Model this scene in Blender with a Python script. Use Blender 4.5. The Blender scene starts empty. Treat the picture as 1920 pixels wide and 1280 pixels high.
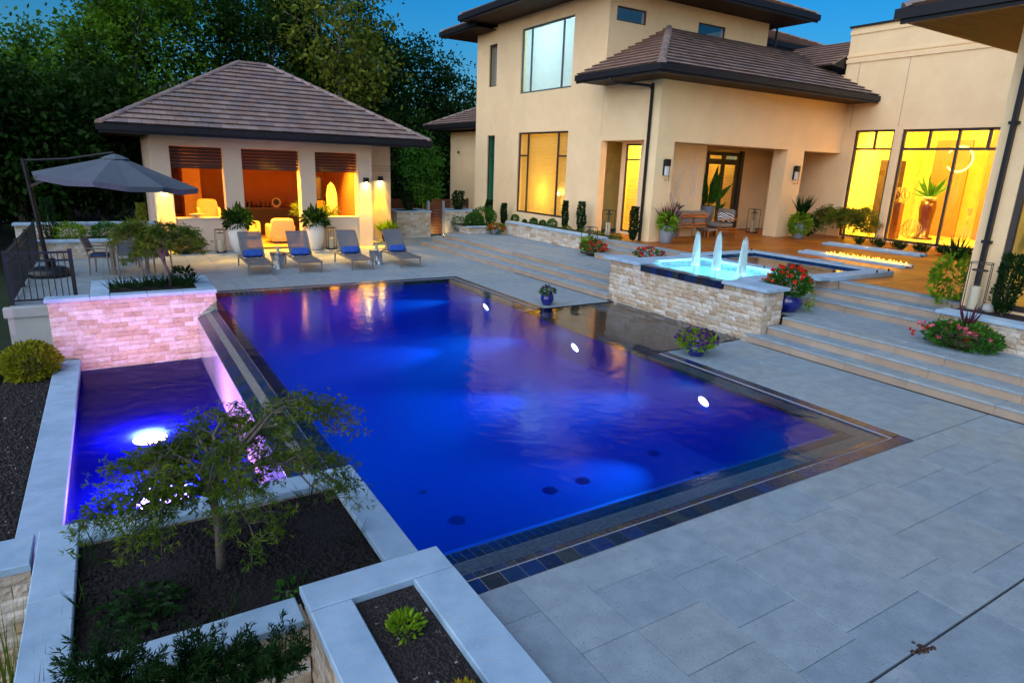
import bpy, math, random
import numpy as np
from mathutils import Vector, Matrix
rad = math.radians
rnd = random.Random(11)
nrg = np.random.default_rng(5)
sc = bpy.context.scene
col = sc.collection

# ------------------------------------------------------------------ camera
cam_d = bpy.data.cameras.new('camera'); cam = bpy.data.objects.new('camera', cam_d); col.objects.link(cam)
cam_d.sensor_width = 36.0; cam_d.lens = 22.503; cam_d.clip_start = 0.05; cam_d.clip_end = 2000
rt = Vector((0.85230546, -0.52178025, 0.03634251)); dn = Vector((-0.10826087, -0.24396369, -0.96372263)); fw = Vector((0.51171768, 0.81745159, -0.26441997))
m = Matrix.Identity(4)
for i in range(3):
    m[i][0] = rt[i]; m[i][1] = -dn[i]; m[i][2] = -fw[i]
m[0][3], m[1][3], m[2][3] = -7.868, -3.447, 2.97
cam.matrix_world = m
sc.camera = cam

# ------------------------------------------------------------------ dusk sky, low western sun
SUN_EL, SUN_AZ = 3.0, 207.0       # azimuth measured from +x, counter-clockwise
world = bpy.data.worlds.new('World'); sc.world = world; world.use_nodes = True
wn, wl = world.node_tree.nodes, world.node_tree.links
wn.clear()
wo = wn.new('ShaderNodeOutputWorld'); bg = wn.new('ShaderNodeBackground'); sky = wn.new('ShaderNodeTexSky'); hs = wn.new('ShaderNodeHueSaturation')
sky.sky_type = 'NISHITA'; sky.sun_disc = False
sky.sun_elevation = rad(SUN_EL); sky.sun_rotation = rad(90 - SUN_AZ); sky.altitude = 0; sky.air_density = 1.0; sky.dust_density = 0.65; sky.ozone_density = 4.5
hs.inputs['Saturation'].default_value = 1.1
bg.inputs['Strength'].default_value = 0.15
wl.new(sky.outputs[0], hs.inputs['Color']); wl.new(hs.outputs[0], bg.inputs['Color']); wl.new(bg.outputs[0], wo.inputs[0])
sun_d = bpy.data.lights.new('sun', 'SUN'); sun = bpy.data.objects.new('sun', sun_d); col.objects.link(sun)
sun_d.energy = 1.5; sun_d.angle = rad(100); sun_d.color = (0.88, 0.92, 1.0)
sdir = Vector((math.cos(rad(SUN_AZ)) * math.cos(rad(32)), math.sin(rad(SUN_AZ)) * math.cos(rad(32)), math.sin(rad(32))))
sun.rotation_euler = sdir.to_track_quat('Z', 'Y').to_euler(); sun.location = (-30, -12, 12)
vs = sc.view_settings
vs.view_transform = 'Standard'; vs.look = 'None'; vs.exposure = 1.32; vs.gamma = 1.0; vs.use_curve_mapping = False
sc.render.resolution_x, sc.render.resolution_y = 1024, 682
sc.render.engine = 'CYCLES'
sc.cycles.max_bounces = 8; sc.cycles.diffuse_bounces = 3; sc.cycles.glossy_bounces = 4; sc.cycles.transparent_max_bounces = 24
sc.cycles.caustics_reflective = False; sc.cycles.caustics_refractive = False; sc.cycles.sample_clamp_indirect = 4.0
sc.cycles.use_denoising = True

# ------------------------------------------------------------------ helpers
def wloc(o):
    v = Vector((0, 0, 0))
    while o is not None:
        v += o.location; o = o.parent
    return v

def tag(o, label=None, cat=None, group=None, kind=None):
    if label: o['label'] = label
    if cat: o['category'] = cat
    if group: o['group'] = group
    if kind: o['kind'] = kind
    return o

def thing(name, loc, label, cat, group=None, rz=0.0):
    o = bpy.data.objects.new(name, None); col.objects.link(o)
    o.location = loc; o.rotation_euler = (0, 0, rz); o.empty_display_size = 0.1
    return tag(o, label, cat, group)

def obj(name, mesh, mat=None, parent=None, kind=None):
    o = bpy.data.objects.new(name, mesh); col.objects.link(o)
    if mat is not None and not mesh.materials: mesh.materials.append(mat)
    if parent is not None: o.parent = parent
    if kind: o['kind'] = kind
    return o

def copy_tree(o, parent=None):
    c = o.copy(); col.objects.link(c); c.parent = parent
    for ch in list(o.children):
        copy_tree(ch, c)
    return c

class MB:
    def __init__(s): s.v = []; s.f = []
    def add(s, vs_, fs):
        n = len(s.v); s.v += [tuple(p) for p in vs_]; s.f += [tuple(i + n for i in f) for f in fs]; return s
    def box(s, x0, x1, y0, y1, z0, z1):
        return s.add([(x0, y0, z0), (x1, y0, z0), (x1, y1, z0), (x0, y1, z0), (x0, y0, z1), (x1, y0, z1), (x1, y1, z1), (x0, y1, z1)],
                     [(0, 3, 2, 1), (4, 5, 6, 7), (0, 1, 5, 4), (1, 2, 6, 5), (2, 3, 7, 6), (3, 0, 4, 7)])
    def cbox(s, x0, x1, y0, y1, z0, z1, c=0.012):
        v = [(x0, y0, z0), (x1, y0, z0), (x1, y1, z0), (x0, y1, z0), (x0, y0, z1 - c), (x1, y0, z1 - c), (x1, y1, z1 - c), (x0, y1, z1 - c),
             (x0 + c, y0 + c, z1), (x1 - c, y0 + c, z1), (x1 - c, y1 - c, z1), (x0 + c, y1 - c, z1)]
        f = [(0, 3, 2, 1), (8, 9, 10, 11)]
        for i in range(4):
            j = (i + 1) % 4
            f += [(i, j, 4 + j, 4 + i), (4 + i, 4 + j, 8 + j, 8 + i)]
        return s.add(v, f)
    def rbox(s, cx, cy, cz, sx, sy, sz, c=0.05, n=2):
        # soft cushion: superellipsoid-like box
        N, Mm = 16, 10
        v = []; f = []
        for j in range(Mm + 1):
            ph = -math.pi / 2 + math.pi * j / Mm
            for i in range(N):
                th = 2 * math.pi * i / N
                e = 0.35
                def p(w, q): return math.copysign(abs(w) ** q, w)
                x = p(math.cos(ph), e) * p(math.cos(th), e); y = p(math.cos(ph), e) * p(math.sin(th), e); z = p(math.sin(ph), e)
                v.append((cx + x * sx / 2, cy + y * sy / 2, cz + z * sz / 2))
        for j in range(Mm):
            for i in range(N):
                f.append((j * N + i, j * N + (i + 1) % N, (j + 1) * N + (i + 1) % N, (j + 1) * N + i))
        return s.add(v, f)
    def obox(s, c, a, b, d):
        c, a, b, d = Vector(c), Vector(a), Vector(b), Vector(d)
        v = [c + a * i + b * j + d * k for k in (-1, 1) for j in (-1, 1) for i in (-1, 1)]
        return s.add(v, [(0, 2, 3, 1), (4, 5, 7, 6), (0, 1, 5, 4), (1, 3, 7, 5), (3, 2, 6, 7), (2, 0, 4, 6)])
    def quad(s, a, b, c, d): return s.add([a, b, c, d], [(0, 1, 2, 3)])
    def poly(s, pts): return s.add(pts, [tuple(range(len(pts)))])
    def prism(s, pts, z0, z1):
        n = len(pts)
        return s.add([(x, y, z0) for x, y in pts] + [(x, y, z1) for x, y in pts],
                     [tuple(range(n))[::-1], tuple(range(n, 2 * n))] + [(i, (i + 1) % n, n + (i + 1) % n, n + i) for i in range(n)])
    def tube(s, path, rr, n=6, cap=True):
        path = [Vector(p) for p in path]
        if not hasattr(rr, '__len__'): rr = [rr] * len(path)
        base = len(s.v); ref = None
        for i, p in enumerate(path):
            t = (path[min(i + 1, len(path) - 1)] - path[max(i - 1, 0)]).normalized()
            if ref is None:
                ref = Vector((0, 0, 1)) if abs(t.z) < 0.9 else Vector((1, 0, 0))
            u = t.cross(ref).normalized(); w = u.cross(t).normalized(); ref = w
            for k in range(n):
                a = 2 * math.pi * k / n
                s.v.append(tuple(p + (u * math.cos(a) + w * math.sin(a)) * rr[i]))
        for i in range(len(path) - 1):
            for k in range(n):
                k2 = (k + 1) % n
                s.f.append((base + i * n + k, base + i * n + k2, base + (i + 1) * n + k2, base + (i + 1) * n + k))
        if cap:
            s.f.append(tuple(base + k for k in range(n))[::-1]); e = base + (len(path) - 1) * n
            s.f.append(tuple(e + k for k in range(n)))
        return s
    def bar(s, p, q, r, n=6): return s.tube([p, q], r, n)
    def sbar(s, p, q, wd, ht, up=(0, 0, 1)):
        p, q = Vector(p), Vector(q); d = (q - p); u = d.cross(Vector(up))
        if u.length < 1e-4: u = d.cross(Vector((1, 0, 0)))
        u.normalize(); w = u.cross(d.normalized())
        return s.obox((p + q) / 2, d / 2, u * wd / 2, w * ht / 2)
    def lathe(s, prof, c=(0, 0, 0), n=20):
        base = len(s.v)
        for r, z in prof:
            for k in range(n):
                a = 2 * math.pi * k / n
                s.v.append((c[0] + r * math.cos(a), c[1] + r * math.sin(a), c[2] + z))
        for i in range(len(prof) - 1):
            for k in range(n):
                k2 = (k + 1) % n
                s.f.append((base + i * n + k, base + i * n + k2, base + (i + 1) * n + k2, base + (i + 1) * n + k))
        return s
    def mesh(s, name, off=(0, 0, 0), smooth=False):
        me = bpy.data.meshes.new(name)
        ox, oy, oz = off
        me.from_pydata([(a - ox, b - oy, c - oz) for a, b, c in s.v], [], s.f)
        if smooth:
            me.polygons.foreach_set('use_smooth', [True] * len(me.polygons))
        me.update()
        return me
    def build(s, name, mat, parent=None, smooth=False, local=False, kind=None, label=None, cat=None, group=None):
        if parent is not None:
            off = (0, 0, 0) if local else tuple(wloc(parent)); o = obj(name, s.mesh(name, off, smooth), mat, parent, kind)
        else:
            xs = [p[0] for p in s.v]; ys = [p[1] for p in s.v]; zs = [p[2] for p in s.v]
            off = ((min(xs) + max(xs)) / 2, (min(ys) + max(ys)) / 2, min(zs))
            o = obj(name, s.mesh(name, off, smooth), mat, None, kind); o.location = off
        return tag(o, label, cat, group)

def B(x0, x1, y0, y1, z0, z1): return MB().box(x0, x1, y0, y1, z0, z1)
def CB(x0, x1, y0, y1, z0, z1, c=0.012): return MB().cbox(x0, x1, y0, y1, z0, z1, c)

# ------------------------------------------------------------------ materials
def nodes(name):
    mt = bpy.data.materials.new(name); mt.use_nodes = True
    nt = mt.node_tree; nt.nodes.clear()
    out = nt.nodes.new('ShaderNodeOutputMaterial')
    return mt, nt, out

def ramp(nt, stops, interp='LINEAR'):
    r = nt.nodes.new('ShaderNodeValToRGB'); e = r.color_ramp.elements; r.color_ramp.interpolation = interp
    while len(e) < len(stops): e.new(0.5)
    for i, (p, c) in enumerate(stops):
        e[i].position = p; e[i].color = (*c, 1) if len(c) == 3 else c
    return r

def P(name, base, rough=0.6, col2=None, vs=3.0, palette=None, bump=0.0, bs=60.0, metal=0.0, spec=0.5, rvar=0.0, coat=0.0, speck=None, detail=6.0, stretch=None, emit=None, estr=0.0):
    """procedural principled: noise colour mix in place, optional palette per object, optional specks, fine bump"""
    mt, nt, out = nodes(name); N, L = nt.nodes, nt.links
    b = N.new('ShaderNodeBsdfPrincipled'); L.new(b.outputs[0], out.inputs[0])
    b.inputs['Roughness'].default_value = rough; b.inputs['Metallic'].default_value = metal; b.inputs['Specular IOR Level'].default_value = spec
    if coat: b.inputs['Coat Weight'].default_value = coat; b.inputs['Coat Roughness'].default_value = 0.08
    geo = N.new('ShaderNodeNewGeometry'); vec = geo.outputs['Position']
    if stretch:
        mp = N.new('ShaderNodeMapping'); mp.inputs['Scale'].default_value = stretch; L.new(vec, mp.inputs[0]); vec = mp.outputs[0]
    nz = N.new('ShaderNodeTexNoise'); nz.inputs['Scale'].default_value = vs; nz.inputs['Detail'].default_value = detail; nz.inputs['Roughness'].default_value = 0.62
    L.new(vec, nz.inputs['Vector'])
    c2 = col2 if col2 else tuple(x * 0.8 for x in base)
    rp = ramp(nt, [(0.32, c2), (0.68, base)]); L.new(nz.outputs[0], rp.inputs[0]); colr = rp.outputs[0]
    if palette:
        oi = N.new('ShaderNodeObjectInfo'); rp2 = ramp(nt, [(i / len(palette), c) for i, c in enumerate(palette)], 'CONSTANT'); L.new(oi.outputs['Random'], rp2.inputs[0])
        mx = N.new('ShaderNodeMix'); mx.data_type = 'RGBA'; mx.blend_type = 'MULTIPLY'; mx.inputs[0].default_value = 1.0
        L.new(rp2.outputs[0], mx.inputs[6]); L.new(colr, mx.inputs[7]); colr = mx.outputs[2]
    if speck:
        sn = N.new('ShaderNodeTexNoise'); sn.inputs['Scale'].default_value = speck[1]; sn.inputs['Detail'].default_value = 2.0; L.new(geo.outputs['Position'], sn.inputs['Vector'])
        sr = ramp(nt, [(speck[2], (0, 0, 0)), (speck[2] + 0.05, (1, 1, 1))]); L.new(sn.outputs[0], sr.inputs[0])
        mx = N.new('ShaderNodeMix'); mx.data_type = 'RGBA'; L.new(sr.outputs[0], mx.inputs[0]); L.new(colr, mx.inputs[6]); mx.inputs[7].default_value = (*speck[0], 1); colr = mx.outputs[2]
    L.new(colr, b.inputs['Base Color'])
    if rvar:
        rr = N.new('ShaderNodeMapRange'); rr.inputs['To Min'].default_value = max(0.02, rough - rvar); rr.inputs['To Max'].default_value = rough + rvar
        L.new(nz.outputs[0], rr.inputs[0]); L.new(rr.outputs[0], b.inputs['Roughness'])
    if bump:
        bn = N.new('ShaderNodeTexNoise'); bn.inputs['Scale'].default_value = bs; bn.inputs['Detail'].default_value = 4.0; L.new(geo.outputs['Position'], bn.inputs['Vector'])
        bp = N.new('ShaderNodeBump'); bp.inputs['Strength'].default_value = bump; bp.inputs['Distance'].default_value = 0.02; L.new(bn.outputs[0], bp.inputs['Height']); L.new(bp.outputs[0], b.inputs['Normal'])
    if emit:
        b.inputs['Emission Color'].default_value = (*emit, 1); b.inputs['Emission Strength'].default_value = estr
    return mt

def leafmat(name, dark, light, vs=2.2, trans=0.35):
    mt, nt, out = nodes(name); N, L = nt.nodes, nt.links
    geo = N.new('ShaderNodeNewGeometry'); nz = N.new('ShaderNodeTexNoise'); nz.inputs['Scale'].default_value = vs; nz.inputs['Detail'].default_value = 5.0
    L.new(geo.outputs['Position'], nz.inputs['Vector'])
    rp = ramp(nt, [(0.34, dark), (0.66, light)]); L.new(nz.outputs[0], rp.inputs[0])
    d = N.new('ShaderNodeBsdfPrincipled'); d.inputs['Roughness'].default_value = 0.55; d.inputs['Specular IOR Level'].default_value = 0.12; L.new(rp.outputs[0], d.inputs['Base Color'])
    t = N.new('ShaderNodeBsdfTranslucent'); L.new(rp.outputs[0], t.inputs['Color'])
    mx = N.new('ShaderNodeMixShader'); mx.inputs[0].default_value = trans
    L.new(d.outputs[0], mx.inputs[1]); L.new(t.outputs[0], mx.inputs[2]); L.new(mx.outputs[0], out.inputs[0])
    return mt

def emis(name, c, s):
    mt, nt, out = nodes(name); e = nt.nodes.new('ShaderNodeEmission'); e.inputs[0].default_value = (*c, 1); e.inputs[1].default_value = s
    nt.links.new(e.outputs[0], out.inputs[0]); return mt

def watermat(name, tint, ior=1.33, rough=0.05, bump=0.15, scale=2.5, stretch=(1, 1, 1), dist=0.05, turbid=None, tmix=0.4):
    mt, nt, out = nodes(name); N, L = nt.nodes, nt.links
    tr = N.new('ShaderNodeBsdfTransparent'); tr.inputs[0].default_value = (*tint, 1)
    if turbid:
        tl = N.new('ShaderNodeBsdfTranslucent'); tl.inputs[0].default_value = (*turbid, 1); tm = N.new('ShaderNodeMixShader'); tm.inputs[0].default_value = tmix
        L.new(tr.outputs[0], tm.inputs[1]); L.new(tl.outputs[0], tm.inputs[2]); tr = tm
    gl = N.new('ShaderNodeBsdfGlossy'); gl.inputs['Roughness'].default_value = rough; gl.inputs['Color'].default_value = (1, 1, 1, 1)
    fr = N.new('ShaderNodeFresnel'); fr.inputs[0].default_value = ior
    geo = N.new('ShaderNodeNewGeometry'); mp = N.new('ShaderNodeMapping'); mp.inputs['Scale'].default_value = stretch; L.new(geo.outputs['Position'], mp.inputs[0])
    nz = N.new('ShaderNodeTexNoise'); nz.inputs['Scale'].default_value = scale; nz.inputs['Detail'].default_value = 4.0; nz.inputs['Distortion'].default_value = 0.6; L.new(mp.outputs[0], nz.inputs['Vector'])
    bp = N.new('ShaderNodeBump'); bp.inputs['Strength'].default_value = bump; bp.inputs['Distance'].default_value = dist; L.new(nz.outputs[0], bp.inputs['Height'])
    L.new(bp.outputs[0], gl.inputs['Normal']); L.new(bp.outputs[0], fr.inputs['Normal'])
    mx = N.new('ShaderNodeMixShader'); L.new(fr.outputs[0], mx.inputs[0]); L.new(tr.outputs[0], mx.inputs[1]); L.new(gl.outputs[0], mx.inputs[2]); L.new(mx.outputs[0], out.inputs[0])
    return mt

def glassmat(name, tint, refl, rough=0.0):
    mt, nt, out = nodes(name); N, L = nt.nodes, nt.links
    tr = N.new('ShaderNodeBsdfTransparent'); tr.inputs[0].default_value = (*tint, 1)
    gl = N.new('ShaderNodeBsdfGlossy'); gl.inputs['Roughness'].default_value = rough
    mx = N.new('ShaderNodeMixShader'); mx.inputs[0].default_value = refl
    L.new(tr.outputs[0], mx.inputs[1]); L.new(gl.outputs[0], mx.inputs[2]); L.new(mx.outputs[0], out.inputs[0])
    return mt

def translucent(name, c, tr=0.5, rough=0.8):
    mt, nt, out = nodes(name); N, L = nt.nodes, nt.links
    d = N.new('ShaderNodeBsdfDiffuse'); d.inputs[0].default_value = (*c, 1); t = N.new('ShaderNodeBsdfTranslucent'); t.inputs[0].default_value = (*c, 1)
    mx = N.new('ShaderNodeMixShader'); mx.inputs[0].default_value = tr; L.new(d.outputs[0], mx.inputs[1]); L.new(t.outputs[0], mx.inputs[2]); L.new(mx.outputs[0], out.inputs[0])
    return mt

M = {}
M['paver'] = P('paver', (0.30, 0.375, 0.42), 0.72, (0.21, 0.275, 0.32), 5.0, detail=9.0, palette=[(0.90, 0.94, 0.97), (1, 1, 1), (1.02, 0.99, 0.95), (0.86, 0.91, 0.95), (0.96, 0.95, 0.92), (0.93, 0.97, 1.0)], bump=0.25, bs=55, speck=((0.12, 0.15, 0.18), 70, 0.64), rvar=0.12)
M['joint'] = P('joint', (0.05, 0.05, 0.055), 0.9)
M['travertine'] = P('travertine_step', (0.43, 0.34, 0.26), 0.72, (0.32, 0.25, 0.19), 1.6, palette=[(0.92, 0.91, 0.90), (1, 1, 1), (0.95, 0.94, 0.92), (0.97, 0.93, 0.88), (0.90, 0.88, 0.86)], bump=0.2, bs=45)
M['coping'] = P('limestone_coping', (0.37, 0.53, 0.68), 0.75, (0.25, 0.39, 0.53), 3.2, bump=0.15, bs=90, speck=((0.42, 0.44, 0.46), 30, 0.66))
M['stone'] = P('split_stone', (0.95, 0.95, 0.95), 0.85, (0.68, 0.66, 0.62), 9.0, palette=[(0.62, 0.54, 0.44), (0.70, 0.64, 0.56), (0.52, 0.40, 0.28), (0.66, 0.58, 0.47), (0.74, 0.70, 0.63), (0.58, 0.47, 0.34), (0.68, 0.62, 0.54), (0.64, 0.52, 0.38)], bump=0.8, bs=26)
M['stone_core'] = P('stone_core', (0.46, 0.40, 0.32), 0.9)
M['stucco'] = P('stucco', (0.94, 0.70, 0.40), 0.9, (0.87, 0.63, 0.35), 1.3, bump=0.55, bs=45)
M['stucco_pav'] = P('stucco_pavilion', (0.74, 0.58, 0.45), 0.9, (0.68, 0.53, 0.41), 0.7, bump=0.3, bs=70)
M['stucco_grey'] = P('stucco_grey', (0.48, 0.49, 0.48), 0.9, (0.40, 0.41, 0.40), 1.2, bump=0.25, bs=60)
M['tile_roof'] = P('roof_tile', (1, 1, 1), 0.7, (0.72, 0.70, 0.70), 3.0, palette=[(0.29, 0.20, 0.165), (0.32, 0.235, 0.195), (0.25, 0.195, 0.185), (0.30, 0.22, 0.19), (0.235, 0.185, 0.18), (0.33, 0.25, 0.215), (0.27, 0.185, 0.15)], bump=0.3, bs=40)
M['tile_stuff'] = P('roof_tile_far', (0.37, 0.245, 0.19), 0.7, (0.25, 0.17, 0.14), 2.2, bump=0.3, bs=40)
M['dark_metal'] = P('bronze_metal', (0.014, 0.013, 0.016), 0.45, spec=0.3, metal=0.0, bump=0.05, bs=20)
M['soffit'] = P('soffit_wood', (0.045, 0.016, 0.006), 0.6, (0.024, 0.009, 0.004), 4, stretch=(1, 8, 8), bump=0.1, spec=0.12)
M['frame'] = P('window_frame', (0.045, 0.036, 0.032), 0.45)
M['frame_grey'] = P('window_frame_grey', (0.10, 0.12, 0.13), 0.4)
M['pool_plaster'] = P('pool_plaster', (0.002, 0.12, 0.58), 0.7, (0.002, 0.095, 0.50), 0.8, bump=0.1, bs=30)
M['tile_dark'] = P('slate_tile', (0.9, 0.9, 0.9), 0.22, (0.45, 0.5, 0.55), 12, palette=[(0.010, 0.018, 0.05), (0.016, 0.038, 0.11), (0.010, 0.02, 0.075), (0.035, 0.032, 0.03), (0.014, 0.03, 0.06), (0.012, 0.032, 0.14), (0.04, 0.05, 0.05)], bump=0.25, bs=35)
M['tile_dark_stuff'] = P('slate_tile_far', (0.016, 0.036, 0.11), 0.22, (0.035, 0.032, 0.028), 7, bump=0.25, bs=35)
M['mosaic'] = P('mosaic_band', (0.26, 0.25, 0.20), 0.35, (0.07, 0.09, 0.11), 28, bump=0.5, bs=60, detail=2)
M['grout'] = P('grout', (0.34, 0.35, 0.37), 0.8)
M['slate_floor'] = P('slate_shelf', (0.12, 0.085, 0.065), 0.35, (0.045, 0.04, 0.045), 2.6, bump=0.3, bs=20)
M['water'] = watermat('pool_water', (0.45, 0.66, 1.0), 1.22, 0.07, 0.18, 5.0, (1, 1, 1), 0.03, (0.001, 0.26, 0.88), 0.6)
M['water_clear'] = watermat('rim_water', (0.72, 0.84, 1.0), 1.34, 0.07, 0.12, 2.4, (1, 1, 1), 0.05)
M['water_basin'] = watermat('basin_water', (0.85, 0.75, 1.0), 1.05, 0.05, 0.5, 4.5, (1, 1, 1), 0.05, (0.004, 0.012, 0.80), 0.75)
M['water_spa'] = watermat('spa_water', (0.7, 0.95, 1.0), 1.33, 0.05, 0.5, 7, (1, 1, 1), 0.05)
M['water_upper'] = watermat('upper_water', (0.7, 0.85, 1.0), 1.4, 0.03, 0.12, 3.0, (1, 1, 1), 0.04)
M['mulch'] = P('mulch', (0.018, 0.014, 0.013), 0.95, (0.006, 0.005, 0.006), 14, bump=1.0, bs=60)
M['lava'] = P('lava_rock', (0.036, 0.028, 0.027), 0.9, (0.012, 0.011, 0.012), 16, speck=((0.35, 0.33, 0.33), 22, 0.68))
M['grass'] = P('lawn_grass', (0.014, 0.04, 0.006), 0.9, (0.006, 0.018, 0.004), 6, bump=1.0, bs=120)
M['terrace'] = P('terrace_tile', (0.95, 0.95, 0.95), 0.42, (0.55, 0.5, 0.45), 3.5, palette=[(0.50, 0.15, 0.012), (0.42, 0.12, 0.010), (0.58, 0.20, 0.018), (0.34, 0.10, 0.012), (0.52, 0.155, 0.014), (0.42, 0.16, 0.03)], bump=0.15, bs=24, rvar=0.1, spec=0.25)
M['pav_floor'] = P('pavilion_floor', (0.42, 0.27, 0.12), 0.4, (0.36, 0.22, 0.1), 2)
M['wood_dark'] = P('dark_wood', (0.05, 0.022, 0.012), 0.5, (0.03, 0.014, 0.008), 6, stretch=(1, 1, 6))
M['wood_red'] = P('red_wood', (0.16, 0.045, 0.02), 0.45, (0.1, 0.03, 0.014), 6)
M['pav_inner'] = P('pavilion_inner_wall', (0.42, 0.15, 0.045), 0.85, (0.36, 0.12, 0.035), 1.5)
M['cream'] = P('cream_fabric', (0.70, 0.55, 0.33), 0.9, (0.62, 0.48, 0.28), 8, bump=0.2)
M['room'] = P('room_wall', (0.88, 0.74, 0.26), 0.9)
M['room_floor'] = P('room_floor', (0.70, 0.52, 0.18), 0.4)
M['white_ceramic'] = P('white_ceramic', (0.75, 0.72, 0.68), 0.35, (0.70, 0.67, 0.63), 3)
M['blue_glaze'] = P('blue_glaze', (0.012, 0.02, 0.22), 0.12, (0.008, 0.012, 0.14), 5, coat=0.6)
M['grey_pot'] = P('grey_pot', (0.24, 0.29, 0.34), 0.5, (0.19, 0.23, 0.27), 4)
M['sling'] = P('sling_mesh', (0.15, 0.17, 0.20), 0.75, (0.12, 0.135, 0.16), 40, bump=0.3, bs=200)
_nt = M['sling'].node_tree; _b = [q for q in _nt.nodes if q.type == 'BSDF_PRINCIPLED'][0]; _b.inputs['Alpha'].default_value = 0.72
M['alu'] = P('taupe_aluminium', (0.30, 0.28, 0.26), 0.38, metal=0.6)
M['blue_fabric'] = P('blue_fabric', (0.02, 0.10, 0.48), 0.85, (0.014, 0.06, 0.30), 9, bump=0.4, bs=120)
M['navy'] = P('navy_cushion', (0.02, 0.05, 0.14), 0.85)
M['silver'] = P('silver_cast', (0.55, 0.58, 0.62), 0.22, (0.40, 0.43, 0.47), 9, metal=0.9, bump=0.6, bs=14)
M['canvas'] = P('grey_canvas', (0.095, 0.12, 0.15), 0.9, (0.08, 0.10, 0.128), 2.5, bump=0.15, bs=150)
M['fitting'] = P('drain_grate', (0.008, 0.01, 0.02), 0.9, spec=0.1)
M['iron'] = P('black_iron', (0.018, 0.02, 0.025), 0.4)
M['candle'] = translucent('candle_wax', (0.75, 0.68, 0.50), 0.3)
M['glass'] = glassmat('clear_glass', (0.96, 0.97, 0.97), 0.06)
M['pane_lit'] = glassmat('window_glass', (0.95, 0.95, 0.93), 0.05)
M['pane_sky'] = glassmat('coated_glass', (0.97, 0.99, 1.0), 0.13)
M['pane_green'] = glassmat('tinted_glass', (0.5, 0.8, 0.76), 0.12)
M['blind'] = translucent('blind_slat', (0.86, 0.66, 0.24), 0.5)
M['shade'] = translucent('white_shade', (0.90, 0.94, 0.96), 0.5)
M['bark'] = P('bark', (0.12, 0.10, 0.08), 0.9, (0.06, 0.05, 0.042), 9, bump=0.8, bs=24, stretch=(3, 3, 0.6))
M['bark_pale'] = P('bark_pale', (0.26, 0.23, 0.18), 0.9, (0.14, 0.12, 0.09), 7, bump=0.6, bs=20, stretch=(3, 3, 0.6))
M['teak'] = P('weathered_teak', (0.25, 0.20, 0.16), 0.7, (0.19, 0.15, 0.12), 8)
M['copper'] = P('copper_frame', (0.55, 0.24, 0.08), 0.3, metal=0.7)
M['taupe'] = P('taupe_cushion', (0.27, 0.23, 0.20), 0.9, (0.23, 0.195, 0.17), 10, bump=0.2)
M['red_vase'] = P('red_lacquer', (0.05, 0.003, 0.003), 0.35)
M['lf_forest'] = leafmat('leaf_forest', (0.014, 0.052, 0.004), (0.11, 0.25, 0.012), 0.9)
M['lf_forest2'] = leafmat('leaf_forest_deep', (0.004, 0.018, 0.003), (0.022, 0.070, 0.006), 0.8)
M['lf_olive'] = leafmat('leaf_olive', (0.05, 0.085, 0.010), (0.20, 0.24, 0.025), 1.2)
M['lf_maple'] = leafmat('leaf_maple', (0.025, 0.075, 0.006), (0.15, 0.215, 0.018), 5.0)
M['lf_lime'] = leafmat('leaf_lime', (0.09, 0.22, 0.008), (0.26, 0.42, 0.02), 8.0)
M['lf_green'] = leafmat('leaf_green', (0.02, 0.085, 0.012), (0.06, 0.20, 0.02), 8.0)
M['lf_dark'] = leafmat('leaf_dark', (0.005, 0.022, 0.006), (0.020, 0.065, 0.012), 8.0)
M['lf_gold'] = leafmat('leaf_gold', (0.14, 0.17, 0.01), (0.32, 0.32, 0.015), 7.0)
M['lf_orange'] = leafmat('leaf_orange', (0.35, 0.10, 0.012), (0.50, 0.28, 0.02), 14.0)
M['lf_purple'] = leafmat('leaf_purple', (0.06, 0.012, 0.03), (0.13, 0.03, 0.05), 10)
M['fl_red'] = leafmat('petal_red', (0.50, 0.01, 0.012), (0.75, 0.06, 0.02), 12, 0.2)
M['fl_pink'] = leafmat('petal_pink', (0.60, 0.06, 0.14), (0.78, 0.20, 0.28), 12, 0.2)
M['fl_purple'] = leafmat('petal_purple', (0.06, 0.008, 0.14), (0.16, 0.03, 0.28), 12, 0.2)
M['fl_yellow'] = leafmat('petal_yellow', (0.6, 0.42, 0.02), (0.75, 0.6, 0.04), 12, 0.2)
M['jet'] = translucent('jet_water', (0.86, 0.95, 0.97), 0.5)
_n = M['jet'].node_tree; _t = _n.nodes.new('ShaderNodeBsdfTransparent'); _m = _n.nodes.new('ShaderNodeMixShader'); _m.inputs[0].default_value = 0.5
_o = [q for q in _n.nodes if q.type == 'OUTPUT_MATERIAL'][0]; _s = _o.inputs[0].links[0].from_socket
_n.links.new(_s, _m.inputs[1]); _n.links.new(_t.outputs[0], _m.inputs[2]); _n.links.new(_m.outputs[0], _o.inputs[0])

LP = 0.85
def light(name, kind, loc, energy, color, parent=None, size=0.2, aim=None, spot=None, blend=0.5, shape=None, sizey=None):
    d = bpy.data.lights.new(name, kind); d.energy = energy * LP; d.color = color
    if kind == 'AREA':
        d.size = size
        if sizey: d.shape = 'RECTANGLE'; d.size_y = sizey
    else: d.shadow_soft_size = size
    if spot: d.spot_size = rad(spot); d.spot_blend = blend
    o = bpy.data.objects.new(name, d); col.objects.link(o)
    l = Vector(loc)
    if aim is not None: o.rotation_euler = (l - Vector(aim)).to_track_quat('Z', 'Y').to_euler()
    if parent is not None: o.parent = parent; o.location = l - wloc(parent)
    else: o.location = l
    return o
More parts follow.
